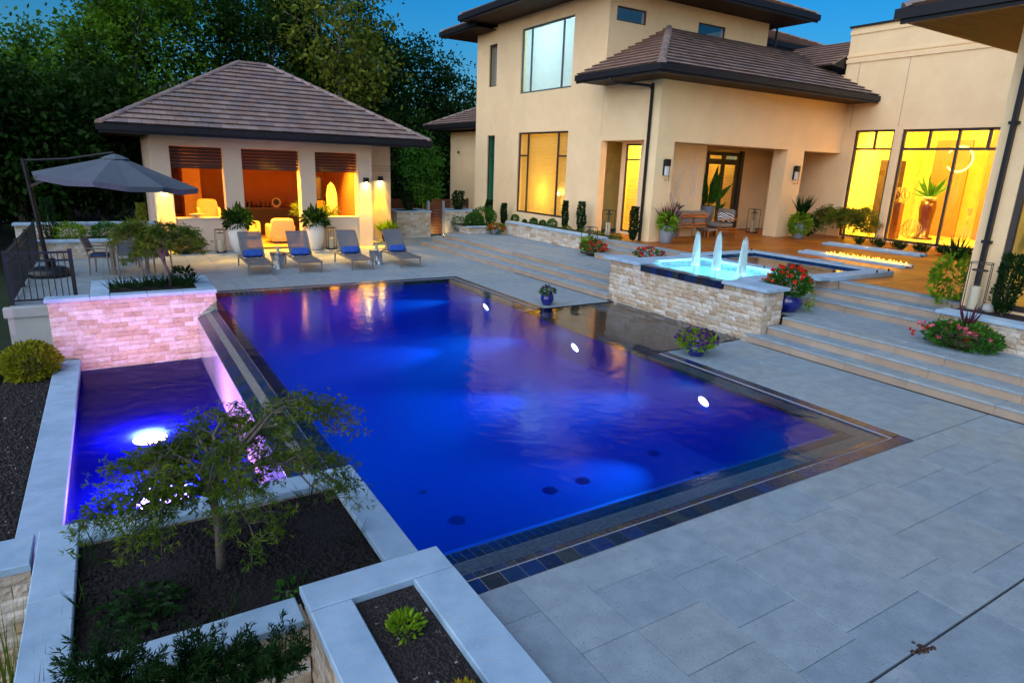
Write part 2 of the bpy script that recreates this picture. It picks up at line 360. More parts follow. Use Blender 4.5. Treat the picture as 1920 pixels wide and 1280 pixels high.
# ------------------------------------------------------------------ piece builders
def unit_stone(k):
    r = random.Random(100 + k); nx, nz = 4, 3; v = []; f = []
    for j in range(nz + 1):
        for i in range(nx + 1):
            edge = i in (0, nx) or j in (0, nz)
            x = i / nx; z = j / nz
            x += 0 if i in (0, nx) else r.uniform(-.06, .06); z += 0 if j in (0, nz) else r.uniform(-.08, .08)
            v.append((x, (0.45 if edge else 0.75) + r.uniform(-.22, .25), z))
    for j in range(nz):
        for i in range(nx):
            a = j * (nx + 1) + i; f.append((a, a + 1, a + nx + 2, a + nx + 1))
    n = len(v); v += [(0, 0, 0), (1, 0, 0), (1, 0, 1), (0, 0, 1)]
    bot = list(range(nx + 1)); top = [nz * (nx + 1) + i for i in range(nx + 1)]
    lef = [j * (nx + 1) for j in range(nz + 1)]; rig = [j * (nx + 1) + nx for j in range(nz + 1)]
    f += [tuple([n, n + 1] + bot[::-1]), tuple([n + 2, n + 3] + top), tuple([n + 3, n] + lef), tuple([n + 1, n + 2] + rig[::-1])]
    me = bpy.data.meshes.new('stone'); me.from_pydata(v, [], f); me.materials.append(M['stone']); me.update(); return me
STONES = [unit_stone(k) for k in range(10)]

def stone_face(parent, p0, du, L, z0, z1, nrm, row=0.1, depth=0.035, lmin=0.12, lmax=0.36, seed=1, holes=()):
    """individual split-face stones, children of parent; p0 start point (x,y); du direction; nrm outward"""
    r = random.Random(seed); du = Vector((*du, 0)); nrm = Vector((*nrm, 0)); off = wloc(parent)
    n = max(1, round((z1 - z0) / row)); h = (z1 - z0) / n; cnt = 0
    for j in range(n):
        s = -r.uniform(0, lmin)
        while s < L - 0.01:
            l = r.uniform(lmin, lmax); a = max(0, s); b = min(L, s + l)
            if L - b < 0.07: b = L
            s = b if b > s else s + l
            if b - a < 0.03: continue
            zc = z0 + h * (j + .5); mid = (a + b) / 2; skip = False
            for (ha, hb, hz0, hz1) in holes:
                if ha < mid < hb and hz0 < zc < hz1: skip = True
            if skip: continue
            g = 0.002; o = bpy.data.objects.new('stone', r.choice(STONES)); col.objects.link(o); o.parent = parent
            p = Vector((p0[0], p0[1], z0 + j * h)) + du * (a + g) - off
            dp = depth * r.uniform(0.55, .95)
            mt = Matrix.Identity(4)
            for i in range(3):
                mt[i][0] = du[i] * (b - a - 2 * g); mt[i][1] = nrm[i] * dp; mt[i][2] = (0, 0, h - 2 * g)[i]; mt[i][3] = p[i]
            o.matrix_local = mt; cnt += 1
    return cnt

def coping_run(parent, x0, x1, y0, y1, z0, z1, axis, piece, mat=None, name='coping_slab', seed=0, jit=0.0):
    r = random.Random(seed); a0, a1 = (x0, x1) if axis == 'x' else (y0, y1)
    n = max(1, round((a1 - a0) / piece)); cuts = [a0 + (a1 - a0) * i / n for i in range(n + 1)]
    for i in range(1, n): cuts[i] += r.uniform(-jit, jit)
    for i in range(n):
        a, b = cuts[i] + 0.003, cuts[i + 1] - 0.003
        if axis == 'x': CB(a, b, y0, y1, z0, z1, 0.008).build(name, mat or M['coping'], parent)
        else: CB(x0, x1, a, b, z0, z1, 0.008).build(name, mat or M['coping'], parent)

def pave(parent, x0, x1, y0, y1, z, widths, lens, mat, name='paver', thick=0.045, gap=0.0022, seed=0, axis='y', c=0.003):
    r = random.Random(seed)
    if axis == 'x':
        a0, a1, b0, b1 = y0, y1, x0, x1
    else:
        a0, a1, b0, b1 = x0, x1, y0, y1
    a = a0
    while a < a1 - 0.02:
        w = r.choice(widths); aa = min(a1, a + w)
        if a1 - aa < 0.22: aa = a1
        b = b0
        first = True
        while b < b1 - 0.02:
            l = r.choice(lens) * (r.uniform(.4, 1) if first else 1); first = False
            bb = min(b1, b + l)
            if b1 - bb < 0.25: bb = b1
            dz = r.uniform(-0.0012, 0.0012)
            q = (a + gap, aa - gap, b + gap, bb - gap) if axis == 'y' else (b + gap, bb - gap, a + gap, aa - gap)
            CB(q[0], q[1], q[2], q[3], z - thick, z + dz, c).build(name, mat, parent)
            b = bb
        a = aa

def tile_mesh(w, v, t0=0.075, t1=0.016):
    mb = MB(); mb.add([(0, .05, 0), (w, .05, 0), (w, v, 0), (0, v, 0), (0, 0, t0), (w, 0, t0), (w, v, t1), (0, v, t1)],
                      [(0, 3, 2, 1), (4, 5, 6, 7), (0, 1, 5, 4), (1, 2, 6, 5), (2, 3, 7, 6), (3, 0, 4, 7)])
    return mb

def roof_face(roof, e0, e1, r0, r1, single, row=0.31, tw=0.34, seed=0):
    """tiles of one roof plane: eave e0->e1, ridge r0->r1.  single: every tile is its own object, else one joined part"""
    r = random.Random(seed); off = wloc(roof)
    e0, e1, r0, r1 = map(Vector, (e0, e1, r0, r1))
    ue = (e1 - e0).normalized(); up = r0 - e0; up -= ue * up.dot(ue); VL = up.length; vd = up.normalized(); nn = ue.cross(vd)
    if nn.z < 0: nn = -nn
    W = (e1 - e0).length; ul1 = (r0 - e0).dot(ue); ur1 = (r1 - e0).dot(ue)
    uL = lambda v: ul1 * min(1, v / VL); uR = lambda v: W + (ur1 - W) * min(1, v / VL)
    n = max(1, round(VL / row)); rv = VL / n; ov = 0.05
    full = tile_mesh(tw - 0.008, rv + ov).mesh('roof_tile'); full.materials.append(M['tile_roof'])
    join = MB()
    for j in range(n):
        v0 = j * rv; v1 = min(VL, v0 + rv + ov)
        u = (-tw / 2 if j % 2 else 0) + (0 if ul1 >= 0 else math.floor(ul1 / tw) * tw)
        while u < max(W, ur1):
            a, b = u + 0.004, u + tw - 0.004
            bl, br, tl, tr = max(a, uL(v0)), min(b, uR(v0)), max(a, uL(v1)), min(b, uR(v1)); u += tw
            if br - bl < 0.03 and tr - tl < 0.03: continue
            lift = r.uniform(0, 0.006)
            isfull = abs(bl - a) + abs(br - b) + abs(tl - a) + abs(tr - b) < 1e-6 and v1 - v0 > rv + ov - 1e-4
            if single and isfull:
                o = bpy.data.objects.new('roof_tile', full); col.objects.link(o); o.parent = roof
                p = e0 + ue * a + vd * v0 + nn * (0.004 + lift) - off; mt = Matrix.Identity(4)
                for i in range(3): mt[i][0] = ue[i]; mt[i][1] = vd[i]; mt[i][2] = nn[i]; mt[i][3] = p[i]
                o.matrix_local = mt
            else:
                if br < bl: br = bl = (br + bl) / 2
                if tr < tl: tr = tl = (tr + tl) / 2
                mb = MB() if single else join; t0, t1 = 0.075 + lift, 0.016 + lift
                pt = lambda uu, vv, t: tuple(e0 + ue * uu + vd * vv + nn * (0.004 + t))
                mb.add([pt(bl, v0 + .05, 0), pt(br, v0 + .05, 0), pt(tr, v1, 0), pt(tl, v1, 0), pt(bl, v0, t0), pt(br, v0, t0), pt(tr, v1, t1), pt(tl, v1, t1)],
                       [(0, 3, 2, 1), (4, 5, 6, 7), (0, 1, 5, 4), (1, 2, 6, 5), (2, 3, 7, 6), (3, 0, 4, 7)])
                if single: mb.build('roof_tile', M['tile_roof'], roof)
    if join.v: join.build('roof_tiles', M['tile_stuff'], roof, kind='stuff')

def hip_caps(roof, a, b, step=0.36, r=0.11):
    a, b = Vector(a), Vector(b); d = b - a; n = max(2, round(d.length / step)); ln = d.length / n; t = d.normalized(); off = wloc(roof)
    u = t.cross(Vector((0, 0, 1))).normalized(); w = u.cross(t)
    if w.z < 0: w = -w
    mb = MB(); k = 6; prof = [(math.cos(math.pi * i / k), math.sin(math.pi * i / k)) for i in range(k + 1)]
    v = []; f = []
    for s, rr in ((0, r * 1.12), (ln + 0.04, r * 0.9)):
        for c, q in prof: v.append((c * rr, s, q * rr * 0.75))
    m_ = k + 1
    for i in range(k): f.append((i, i + 1, m_ + i + 1, m_ + i))
    f.append(tuple(range(m_))); mb.add(v, f); me = mb.mesh('hip_cap'); me.materials.append(M['tile_roof'])
    for i in range(n):
        o = bpy.data.objects.new('hip_cap', me); col.objects.link(o); o.parent = roof; p = a + t * ln * i + w * 0.02 - off; mt = Matrix.Identity(4)
        for q in range(3): mt[q][0] = u[q]; mt[q][1] = t[q]; mt[q][2] = w[q]; mt[q][3] = p[q]
        o.matrix_local = mt

def wall_panel(name, parent, axis, coord, u0, u1, z0, z1, holes, thick, mat):
    us = sorted({u0, u1, *[h[0] for h in holes], *[h[1] for h in holes]}); zs = sorted({z0, z1, *[h[2] for h in holes], *[h[3] for h in holes]})
    us = [u for u in us if u0 <= u <= u1]; zs = [z for z in zs if z0 <= z <= z1]
    solid = {}
    for i in range(len(us) - 1):
        for j in range(len(zs) - 1):
            cu, cz = (us[i] + us[i + 1]) / 2, (zs[j] + zs[j + 1]) / 2
            solid[i, j] = not any(h[0] < cu < h[1] and h[2] < cz < h[3] for h in holes)
    mb = MB(); pt = (lambda d, u, z: (coord + d, u, z)) if axis == 'x' else (lambda d, u, z: (u, coord + d, z))
    for (i, j), sld in solid.items():
        if not sld: continue
        a, b, c, d = us[i], us[i + 1], zs[j], zs[j + 1]
        mb.quad(pt(0, a, c), pt(0, b, c), pt(0, b, d), pt(0, a, d)); mb.quad(pt(thick, a, c), pt(thick, a, d), pt(thick, b, d), pt(thick, b, c))
        if not solid.get((i - 1, j)): mb.quad(pt(0, a, c), pt(0, a, d), pt(thick, a, d), pt(thick, a, c))
        if not solid.get((i + 1, j)): mb.quad(pt(0, b, c), pt(thick, b, c), pt(thick, b, d), pt(0, b, d))
        if not solid.get((i, j - 1)): mb.quad(pt(0, a, c), pt(thick, a, c), pt(thick, b, c), pt(0, b, c))
        if not solid.get((i, j + 1)): mb.quad(pt(0, a, d), pt(0, b, d), pt(thick, b, d), pt(thick, a, d))
    return mb.build(name, mat, parent)

def window(parent, axis, coord, u0, u1, z0, z1, vbars=(), hbars=(), fw_=0.055, fmat=None, pmat=None, inset=0.06, dep=0.05):
    """frame mesh (child of house) with one child pane for each light; vbars [(u, za, zb)], hbars [(z, ua, ub)]"""
    mb = MB(); d0, d1 = coord + inset, coord + inset + dep
    bx = (lambda a, b, c, d: mb.box(d0, d1, a, b, c, d)) if axis == 'x' else (lambda a, b, c, d: mb.box(a, b, d0, d1, c, d))
    bx(u0, u0 + fw_, z0, z1); bx(u1 - fw_, u1, z0, z1); bx(u0 + fw_, u1 - fw_, z0, z0 + fw_); bx(u0 + fw_, u1 - fw_, z1 - fw_, z1)
    for u, za, zb in vbars: bx(u - fw_ / 2, u + fw_ / 2, za, zb)
    e = 0.002
    for z, ua, ub in hbars:
        if axis == 'x': mb.box(d0 + e, d1 - e, ua, ub, z - fw_ / 2, z + fw_ / 2)
        else: mb.box(ua, ub, d0 + e, d1 - e, z - fw_ / 2, z + fw_ / 2)
    w = mb.build('window', fmat or M['frame'], parent)
    vs_ = sorted({u0, u1, *[v[0] for v in vbars]})
    pc = (d0 + d1) / 2
    for i in range(len(vs_) - 1):
        um = (vs_[i] + vs_[i + 1]) / 2
        hz = [z0] + sorted(h[0] for h in hbars if h[1] < um < h[2]) + [z1]
        for j in range(len(hz) - 1):
            a, b, c, d = vs_[i] + .02, vs_[i + 1] - .02, hz[j] + .02, hz[j + 1] - .02
            q = B(pc - .003, pc + .003, a, b, c, d) if axis == 'x' else B(a, b, pc - .003, pc + .003, c, d)
            q.build('pane', pmat or M['pane_lit'], w)
    return w

# leaves: many small rhombs as one numpy mesh
def leaves(name, Pts, size, mat, parent=None, aspect=0.45, dirs=None, fold=0.0, kind=None, jitter=0.35, dirmix=1.0):
    Pts = np.asarray(Pts, float); n = len(Pts)
    d = nrg.normal(size=(n, 3))
    if dirs is not None: d = d * (1 - dirmix) + np.asarray(dirs, float) * dirmix + nrg.normal(size=(n, 3)) * jitter
    d /= np.linalg.norm(d, axis=1, keepdims=True) + 1e-9
    s = np.cross(d, nrg.normal(size=(n, 3))); s /= np.linalg.norm(s, axis=1, keepdims=True) + 1e-9
    l = (np.asarray(size) * nrg.uniform(0.65, 1.3, n))[:, None]
    nrm = np.cross(d, s)
    V = np.stack([Pts, Pts + d * l * .5 + s * l * aspect * .5 + nrm * l * fold, Pts + d * l, Pts + d * l * .5 - s * l * aspect * .5 + nrm * l * fold], 1).reshape(-1, 3)
    off = np.array(wloc(parent)) if parent is not None else np.array([V[:, 0].mean(), V[:, 1].mean(), V[:, 2].min()])
    V = V - off
    me = bpy.data.meshes.new(name)
    me.vertices.add(4 * n); me.vertices.foreach_set('co', V.ravel())
    me.loops.add(4 * n); me.loops.foreach_set('vertex_index', np.arange(4 * n, dtype=np.int32))
    me.polygons.add(n); me.polygons.foreach_set('loop_start', np.arange(0, 4 * n, 4, dtype=np.int32)); me.polygons.foreach_set('loop_total', np.full(n, 4, np.int32))
    me.update(calc_edges=True); me.validate()
    o = obj(name, me, mat, parent, kind)
    if parent is None: o.location = tuple(off)
    return o

def ball_pts(c, r, n, shell=0.5, clump=0):
    d = nrg.normal(size=(n, 3)); d /= np.linalg.norm(d, axis=1, keepdims=True)
    t = nrg.uniform(shell ** 3, 1, n) ** (1 / 3)
    return np.asarray(c) + d * t[:, None] * np.asarray(r), d

def clump_pts(c, r, nclump, per, cr, shell=0.55, zmin=None):
    cc, _ = ball_pts(c, r, nclump, shell)
    k = cr * nrg.uniform(0.6, 1.4, nclump)
    P_ = (cc[:, None, :] + nrg.normal(size=(nclump, per, 3)) * k[:, None, None] * np.array([1, 1, .7])).reshape(-1, 3)
    if zmin is not None: P_ = P_[P_[:, 2] > zmin]
    return P_

# ------------------------------------------------------------------ ground
g = MB(); g.quad((-900, -900, -1.5), (900, -900, -1.5), (900, 900, -1.5), (-900, 900, -1.5))
tag(g.build('ground', M['grass']), 'dark lawn reaching into the trees', 'ground', kind='structure')
tag(B(-30, -9.75, -8, 40, -1.49, -1.0).build('lawn', M['grass']), 'dark green lawn below the gravel bed', 'lawn', kind='structure')
tag(B(-9.74, 40, 11.92, 60, -1.48, -0.26).build('house_ground', M['mulch']), 'dark ground behind the pavilion and house', 'ground', kind='structure')
gb = B(-9.74, -9.05, 3.0, 11.88, -1.47, -0.86)
tag(gb.build('gravel_bed', M['mulch']), 'dark gravel bed beside the spill basin', 'gravel bed', kind='structure')
def rocks(name, x0, x1, y0, y1, z, n, s, mat, parent=None, seed=0, lump=0.0):
    r = random.Random(seed); mb = MB()
    for _ in range(n):
        x, y = r.uniform(x0, x1), r.uniform(y0, y1); q = s * r.uniform(.5, 1.4); zz = z + lump * math.sin(x * 5.1 + seed) * math.cos(y * 4.3)
        t = [(x + r.uniform(-q, q) * .3 + q * math.cos(a) * r.uniform(.7, 1.1), y + q * math.sin(a) * r.uniform(.7, 1.1), zz + r.uniform(-.2, .25) * q) for a in (0, 1.26, 2.51, 3.77, 5.03)]
        mb.add(t + [(x + r.uniform(-.3, .3) * q, y, zz + q * r.uniform(.5, .95)), (x, y, zz - q * .5)], [(0, 1, 5), (1, 2, 5), (2, 3, 5), (3, 4, 5), (4, 0, 5), (1, 0, 6), (2, 1, 6), (3, 2, 6), (4, 3, 6), (0, 4, 6)])
    return mb.build(name, mat, parent, kind='stuff')
tag(rocks('gravel', -9.72, -9.07, 3.2, 11.8, -0.855, 5200, 0.026, M['lava'], seed=3), 'dark loose gravel along the spill basin coping', 'gravel')

# ------------------------------------------------------------------ deck
deck = MB()
for q in ((-6.02, 1.87, -6.0, -0.004), (0.004, 1.87, 0.0, 4.1), (0.004, 2.0, 7.86, 12.15), (-9.75, 2.2, 12.16, 18.96), (-9.75, -8.36, 11.9, 12.15), (0.1, 4.1, 18.97, 22.0)):
    deck.box(q[0], q[1], q[2], q[3], -0.25, -0.022)
deck = tag(deck.build('pool_deck', M['joint']), 'pale stone paver deck around the swimming pool', 'deck', kind='structure')
WD = [0.93, 0.62, 0.93, 1.1, 0.46]; LN = [0.62, 0.93, 0.78, 1.24]
pave(deck, -6.0, -5.62, -6, -0.01, 0, [0.4], [.78, .93], M['paver'], seed=2)
pave(deck, -5.62, 1.84, -1.885, -0.01, 0, WD, [.62, .93, 1.24, .46], M['paver'], seed=5)
pave(deck, -5.62, 1.84, -6, -1.9, 0, WD, LN, M['paver'], seed=8)
pave(deck, 0.01, 1.84, 0.0, 4.09, 0, [0.93], LN, M['paver'], seed=9)
pave(deck, 0.01, 1.84, 7.86, 12.15, 0, [0.93], LN, M['paver'], seed=10)
pave(deck, -9.74, 1.95, 12.17, 18.94, 0, [0.93, 0.62, 1.1], [0.93, 1.24, 0.78, 1.4], M['paver'], seed=12)
pave(deck, -9.74, -8.37, 11.92, 12.165, 0, [0.7], [1.2], M['paver'], seed=13)
pave(deck, 0.1, 4.05, 18.95, 21.9, 0, [0.93], [0.93, 1.24], M['paver'], seed=14)
# rail ledge fascia at the left end of the deck
lw = thing('retaining_wall', (-9.2, 11.88, -1.0), 'pale grey rendered retaining wall under the black corner railing', 'wall')
B(-9.79, -8.7, 11.78, 11.9, -1.05, -0.21).build('wall', M['stucco_grey'], lw)
CB(-9.84, -8.68, 11.74, 11.9, -0.2, -0.01, .01).build('coping_slab', M['stucco_grey'], lw)
# fallen bit of broken mortar beside the wide control joint
dm = MB(); r = random.Random(4)
for k in range(26):
    a = r.uniform(0, 6.28); d = abs(r.gauss(0, .035)); q = r.uniform(.008, .02); x, y = -3.62 + d * math.cos(a) * 1.3, -1.9 + d * math.sin(a)
    dm.lathe([(0.001, 0), (q, 0.001), (q * .8, q * .6), (0.001, q)], (x, y, 0.0), 6)
dm.build('debris', M['wood_dark'], label='small brown clump of debris lying on the paver joint', cat='debris')

# ------------------------------------------------------------------ swimming pool
pool = tag(bpy.data.objects.new('swimming_pool', None), 'deep blue swimming pool with slate tile border', 'swimming pool'); col.objects.link(pool); pool.location = (-3.05, 6.0, -1.2); pool['kind'] = 'structure'
sh = MB(); X0, X1, Y0, Y1, ZF = -6.11, -0.62, 0.62, 11.5, -1.15
sh.quad((X0, Y0, ZF), (X1, Y0, ZF), (X1, Y1, ZF), (X0, Y1, ZF))
for a, b in (((X0, Y0), (X1, Y0)), ((X1, Y0), (X1, Y1)), ((X1, Y1), (X0, Y1)), ((X0, Y1), (X0, Y0))):
    sh.quad((*a, ZF), (*b, ZF), (*b, -0.062), (*a, -0.062))
sh.build('shell', M['pool_plaster'], pool)
# rim under the border tiles: bed of grout sloping from deck to water
def rimz(d): return -0.004 - 0.003 * (d > .16) - 0.056 * max(0, d - .19) / .41
gr = MB()
prof = [(0, -0.012), (0.175, -0.012), (0.18, -0.02), (0.62, -0.066)]
def rim_quad(fn, a, b):
    for (d0, z0), (d1, z1) in zip(prof[:-1], prof[1:]):
        gr.quad(fn(a, d0, z0), fn(b, d0, z0), fn(b, d1, z1), fn(a, d1, z1))
near = lambda u, d, z: (u, d, z); right = lambda u, d, z: (-d, u, z); back = lambda u, d, z: (u, 12.15 - d, z)
rim_quad(near, -6.1, 0); rim_quad(back, -6.3, 0)
rim_quad(right, 0, 4.1); rim_quad(right, 7.85, 12.15)
gr.box(-6.3, -6.10, .3, 12.15, -.3, -0.068)
gr.build('rim_bed', M['grout'], pool)
def rim_tiles(fn, a0, a1, d0, d1, w, mat, name, single, g_=0.004, top=0.006, miter0=False, miter1=False):
    n = max(1, round((a1 - a0) / w)); w = (a1 - a0) / n; mb = MB()
    for i in range(n):
        a, b = a0 + i * w + g_, a0 + (i + 1) * w - g_; e0, e1 = d0 + g_, d1 - g_
        z0 = -0.012 if d1 <= .18 else -0.02 - 0.046 * max(0, d0 - .18) / .44; z1 = -0.012 if d1 <= .18 else -0.02 - 0.046 * max(0, d1 - .18) / .44
        q = mb if not single else MB()
        v = [fn(a, e0, z0 - .004), fn(b, e0, z0 - .004), fn(b, e1, z1 - .004), fn(a, e1, z1 - .004), fn(a, e0, z0 + top), fn(b, e0, z0 + top), fn(b, e1, z1 + top), fn(a, e1, z1 + top)]
        q.add(v, [(0, 3, 2, 1), (4, 5, 6, 7), (0, 1, 5, 4), (1, 2, 6, 5), (2, 3, 7, 6), (3, 0, 4, 7)])
        if single: q.build(name, mat, pool)
    if not single: mb.build(name + 's', mat, pool, kind='stuff')
TD, TS = M['tile_dark'], M['tile_dark_stuff']
rim_tiles(near, -5.99, 0, 0, .165, .171, TD, 'coping_tile', True)
rim_tiles(right, .17, 4.1, 0, .165, .171, TD, 'coping_tile', True)
rim_tiles(right, 7.86, 12.15, 0, .165, .171, TD, 'coping_tile', True)
rim_tiles(back, -6.25, -.17, 0, .165, .171, TD, 'coping_tile', True)
rim_tiles(near, -6.1, -.19, .19, .27, .092, TD, 'border_tile', True)
rim_tiles(near, -6.1, -.44, .45, .53, .085, TD, 'border_tile', True)
rim_tiles(near, -6.1, -.53, .53, .61, .085, TD, 'border_tile', True)
rim_tiles(near, -6.1, -.28, .28, .44, 5.8, M['mosaic'], 'mosaic_band', True)
for a, b in ((.2, 4.1), (7.86, 11.95)):
    rim_tiles(right, a, b, .19, .27, .092, TS, 'border_tile', False); rim_tiles(right, a + .1, b, .28, .44, 4.0, M['mosaic'], 'mosaic_band', True)
    rim_tiles(right, a + .25, b, .45, .53, .085, TS, 'border_tile', False); rim_tiles(right, a + .3, b, .53, .61, .085, TS, 'border_tile', False)
rim_tiles(back, -6.2, -.2, .19, .61, .1, TS, 'border_tile', False)
# spill edge on the left: outer sloping tile, mosaic, inner small tiles
sx = lambda u, d, z: (-6.28 - d, u, z)
sp = MB(); sp.add([(-6.29, 2.38, -.02), (-6.29, 10.28, -.02), (-6.645, 10.28, -.17), (-6.645, 2.38, -.17), (-6.29, 2.38, -1.4), (-6.29, 10.28, -1.4), (-6.645, 10.28, -1.4), (-6.645, 2.38, -1.4)],
                  [(0, 3, 2, 1), (1, 2, 6, 5), (2, 3, 7, 6), (3, 0, 4, 7)])
sp.build('spill_wall', P('wet_plaster', (0.42, 0.36, 0.44), 0.12, (0.36, 0.30, 0.38), 3, spec=0.7, bump=0.1, bs=9, stretch=(1, 8, .5)), pool)
def slope_tiles(x0, x1, w, mat, single, name):
    n = round(7.88 / w); w = 7.88 / n; mb = MB()
    zf = lambda x: -.012 - (-6.29 - x) * (.15 / .355)
    for i in range(n):
        a, b = 2.39 + i * w + .004, 2.39 + (i + 1) * w - .004
        q = MB() if single else mb
        q.add([(x0 - .004, a, zf(x0)), (x0 - .004, b, zf(x0)), (x1 + .004, b, zf(x1)), (x1 + .004, a, zf(x1)), (x0 - .004, a, zf(x0) + .008), (x0 - .004, b, zf(x0) + .008), (x1 + .004, b, zf(x1) + .008), (x1 + .004, a, zf(x1) + .008)],
              [(0, 3, 2, 1), (4, 5, 6, 7), (0, 1, 5, 4), (1, 2, 6, 5), (2, 3, 7, 6), (3, 0, 4, 7)])
        if single: q.build(name, mat, pool)
    if not single: mb.build(name + 's', mat, pool, kind='stuff')
slope_tiles(-6.30, -6.40, .095, TD, True, 'spill_tile')
slope_tiles(-6.40, -6.50, 7.88, M['mosaic'], True, 'mosaic_band')
slope_tiles(-6.50, -6.645, .17, TD, True, 'spill_tile')
def flat_tiles(x0, x1, y0, y1, z, w, mat, name):
    n = round((y1 - y0) / w); w = (y1 - y0) / n; mb = MB()
    for i in range(n): mb.box(x0 + .004, x1 - .004, y0 + i * w + .004, y0 + (i + 1) * w - .004, z - .012, z)
    mb.build(name, mat, pool, kind='stuff')
flat_tiles(-6.285, -6.19, 2.39, 10.28, -.04, .095, TS, 'border_tiles'); flat_tiles(-6.19, -6.1, 2.39, 10.28, -.05, .095, TS, 'border_tiles')
# tanning shelf in front of the stone wall
sf = MB(); sf.box(-.62, 2.02, 4.1, 7.86, -.6, -.13); sf.build('shelf', M['grout'], pool)
r = random.Random(6); n = 0
for i in range(7):
    for j in range(9):
        x0, y0 = -.2 + i * .315, 4.12 + j * .414
        CB(x0 + .004, x0 + .311, y0 + .004, y0 + .41, -.132, -.12, .003).build('shelf_tile', M['slate_floor'], pool)
for j in range(22): CB(-.62, -.42, 4.12 + j * .17 + .004, 4.12 + (j + 1) * .17 - .004, -.131, -.10, .003).build('edge_tile', TD, pool)
for j in range(22): CB(-.41, -.21, 4.12 + j * .17 + .004, 4.12 + (j + 1) * .17 - .004, -.131, -.11, .003).build('edge_tile', TD, pool)
for y0, y1 in ((4.02, 4.1), (7.86, 7.94)): B(0.0, 1.86, y0, y1, -.14, -.024).build('shelf_edge', M['mosaic'], pool)
# round floor fittings
for x, y in ((-4.726, 2.648), (-3.312, 2.733), (-2.76, 2.747), (-1.259, 2.943), (-4.813, 3.471), (-0.968, 3.695), (-1.144, 2.177)):
    rr = .1 if (x, y) not in ((-4.813, 3.471), (-0.968, 3.695), (-1.144, 2.177)) else .05
    MB().lathe([(.001, .006), (rr, .006), (rr * 1.03, 0)], (x, y, ZF), 20).build('floor_fitting', M['fitting'], pool, smooth=True)
# water surface
zw = -.022
tag(MB().poly([(-6.1, .60, zw), (-.60, .60, zw), (-.60, 11.52, zw), (-6.1, 11.52, zw)]).build('pool_water', M['water']), 'still blue water of the swimming pool', 'water', kind='structure')
rw = MB(); rw.poly([(-6.295, .185, zw), (-.185, .185, zw), (-.185, .60, zw), (-6.295, .60, zw)]); rw.poly([(-6.295, 11.52, zw), (-.185, 11.52, zw), (-.185, 11.97, zw), (-6.295, 11.97, zw)])
rw.poly([(-6.295, .60, zw), (-6.1, .60, zw), (-6.1, 11.52, zw), (-6.295, 11.52, zw)]); rw.poly([(-.60, .60, zw), (-.185, .60, zw), (-.185, 4.2, zw), (2.02, 4.2, zw), (2.02, 7.76, zw), (-.185, 7.76, zw), (-.185, 11.52, zw), (-.60, 11.52, zw)])
tag(rw.build('rim_water', M['water_clear']), 'clear shallow water over the tiled pool rim and shelf', 'water', kind='structure')
# underwater pool lights on the right-hand wall
for i, (y, z) in enumerate(((9.28, -.22), (5.82, -.3), (2.64, -.30))):
    t = thing('pool_light', (-.64, y, z), ['round white pool light glowing under water below the far steps', 'round white pool light glowing under water at the edge of the tanning shelf', 'round white pool light glowing under water beyond the petunia pot'][i], 'pool light', 'underwater pool lights')
    o = MB(); o.lathe([(.001, .02), (.1, .018), (.125, .0)], (0, 0, 0), 18); ring = o.mesh('rim', smooth=True)
    lens_ = MB(); lens_.lathe([(.001, .03), (.075, .024), (.092, .02)], (0, 0, 0), 18); lm = lens_.mesh('lens', smooth=True)
    a = obj('rim', ring, M['alu'], t); a.rotation_euler = (0, rad(-118), 0)
    b = obj('lens', lm, M.setdefault('lens_pool', emis('pool_lens', (1.0, 0.82, 1.0), 14.0)), t); b.rotation_euler = (0, rad(-118), 0)
    light('pool_lamp', 'SPOT', (-.70, y, z - .08), 500, (0.01, 0.47, 1.0), t, .02, aim=(-6.0, y + .1, -1.3), spot=58, blend=1.0)
# ------------------------------------------------------------------ lower spill basin
basin = thing('spill_basin', (-7.7, 6.4, -1.4), 'lower catch basin with wide stone coping under the spilling pool edge', 'basin')
b = MB(); b.quad((-8.66, 2.4, -1.35), (-6.645, 2.4, -1.35), (-6.645, 10.29, -1.35), (-8.66, 10.29, -1.35))
b.quad((-8.655, 2.4, -1.35), (-8.655, 10.29, -1.35), (-8.655, 10.29, -.83), (-8.655, 2.4, -.83)); b.quad((-8.66, 2.4, -1.35), (-6.645, 2.4, -1.35), (-6.645, 2.4, -.83), (-8.66, 2.4, -.83))
b.build('shell', P('basin_plaster', (0.006, 0.012, 0.16), 0.6, (0.004, 0.008, 0.1), 1.5), basin)
B(-8.99, -8.66, 2.4, 10.29, -1.4, -.83).build('wall', M['stucco_grey'], basin)
coping_run(basin, -9.03, -8.64, 2.42, 10.28, -.83, -.75, 'y', .78, seed=3)
tag(MB().quad((-8.655, 2.4, -.985), (-6.646, 2.4, -.985), (-6.646, 10.28, -.985), (-8.655, 10.28, -.985)).build('basin_water', M['water_basin']), 'dark blue water of the lower spill basin', 'water', kind='structure')
for i, (x, y, rr) in enumerate(((-7.74, 6.6, .22), (-7.70, 4.70, .34))):
    t = thing('basin_light', (x, y, -1.345), ('round violet-white light under the basin water' if i == 0 else 'larger round violet-white light under the basin water by the maple planter'), 'basin light', 'basin lights')
    MB().lathe([(rr * .5, 0), (rr * .5, .2), (rr * 1.1, .26), (rr, .29)], (x, y, -1.345), 20).build('housing', M['alu'], t, smooth=True)
    MB().lathe([(.001, .33), (rr * .7, .315), (rr, .29)], (x, y, -1.345), 20).build('lens', M.setdefault('lens_basin', emis('basin_lens', (0.55, 0.32, 1.0), 260.0)), t, smooth=True)
    light('basin_lamp', 'SPOT', (x + .12, y, -.965), 150, (0.90, 0.42, 1.0), t, .02, aim=(-6.65, y + .3, -.5), spot=140, blend=.9)
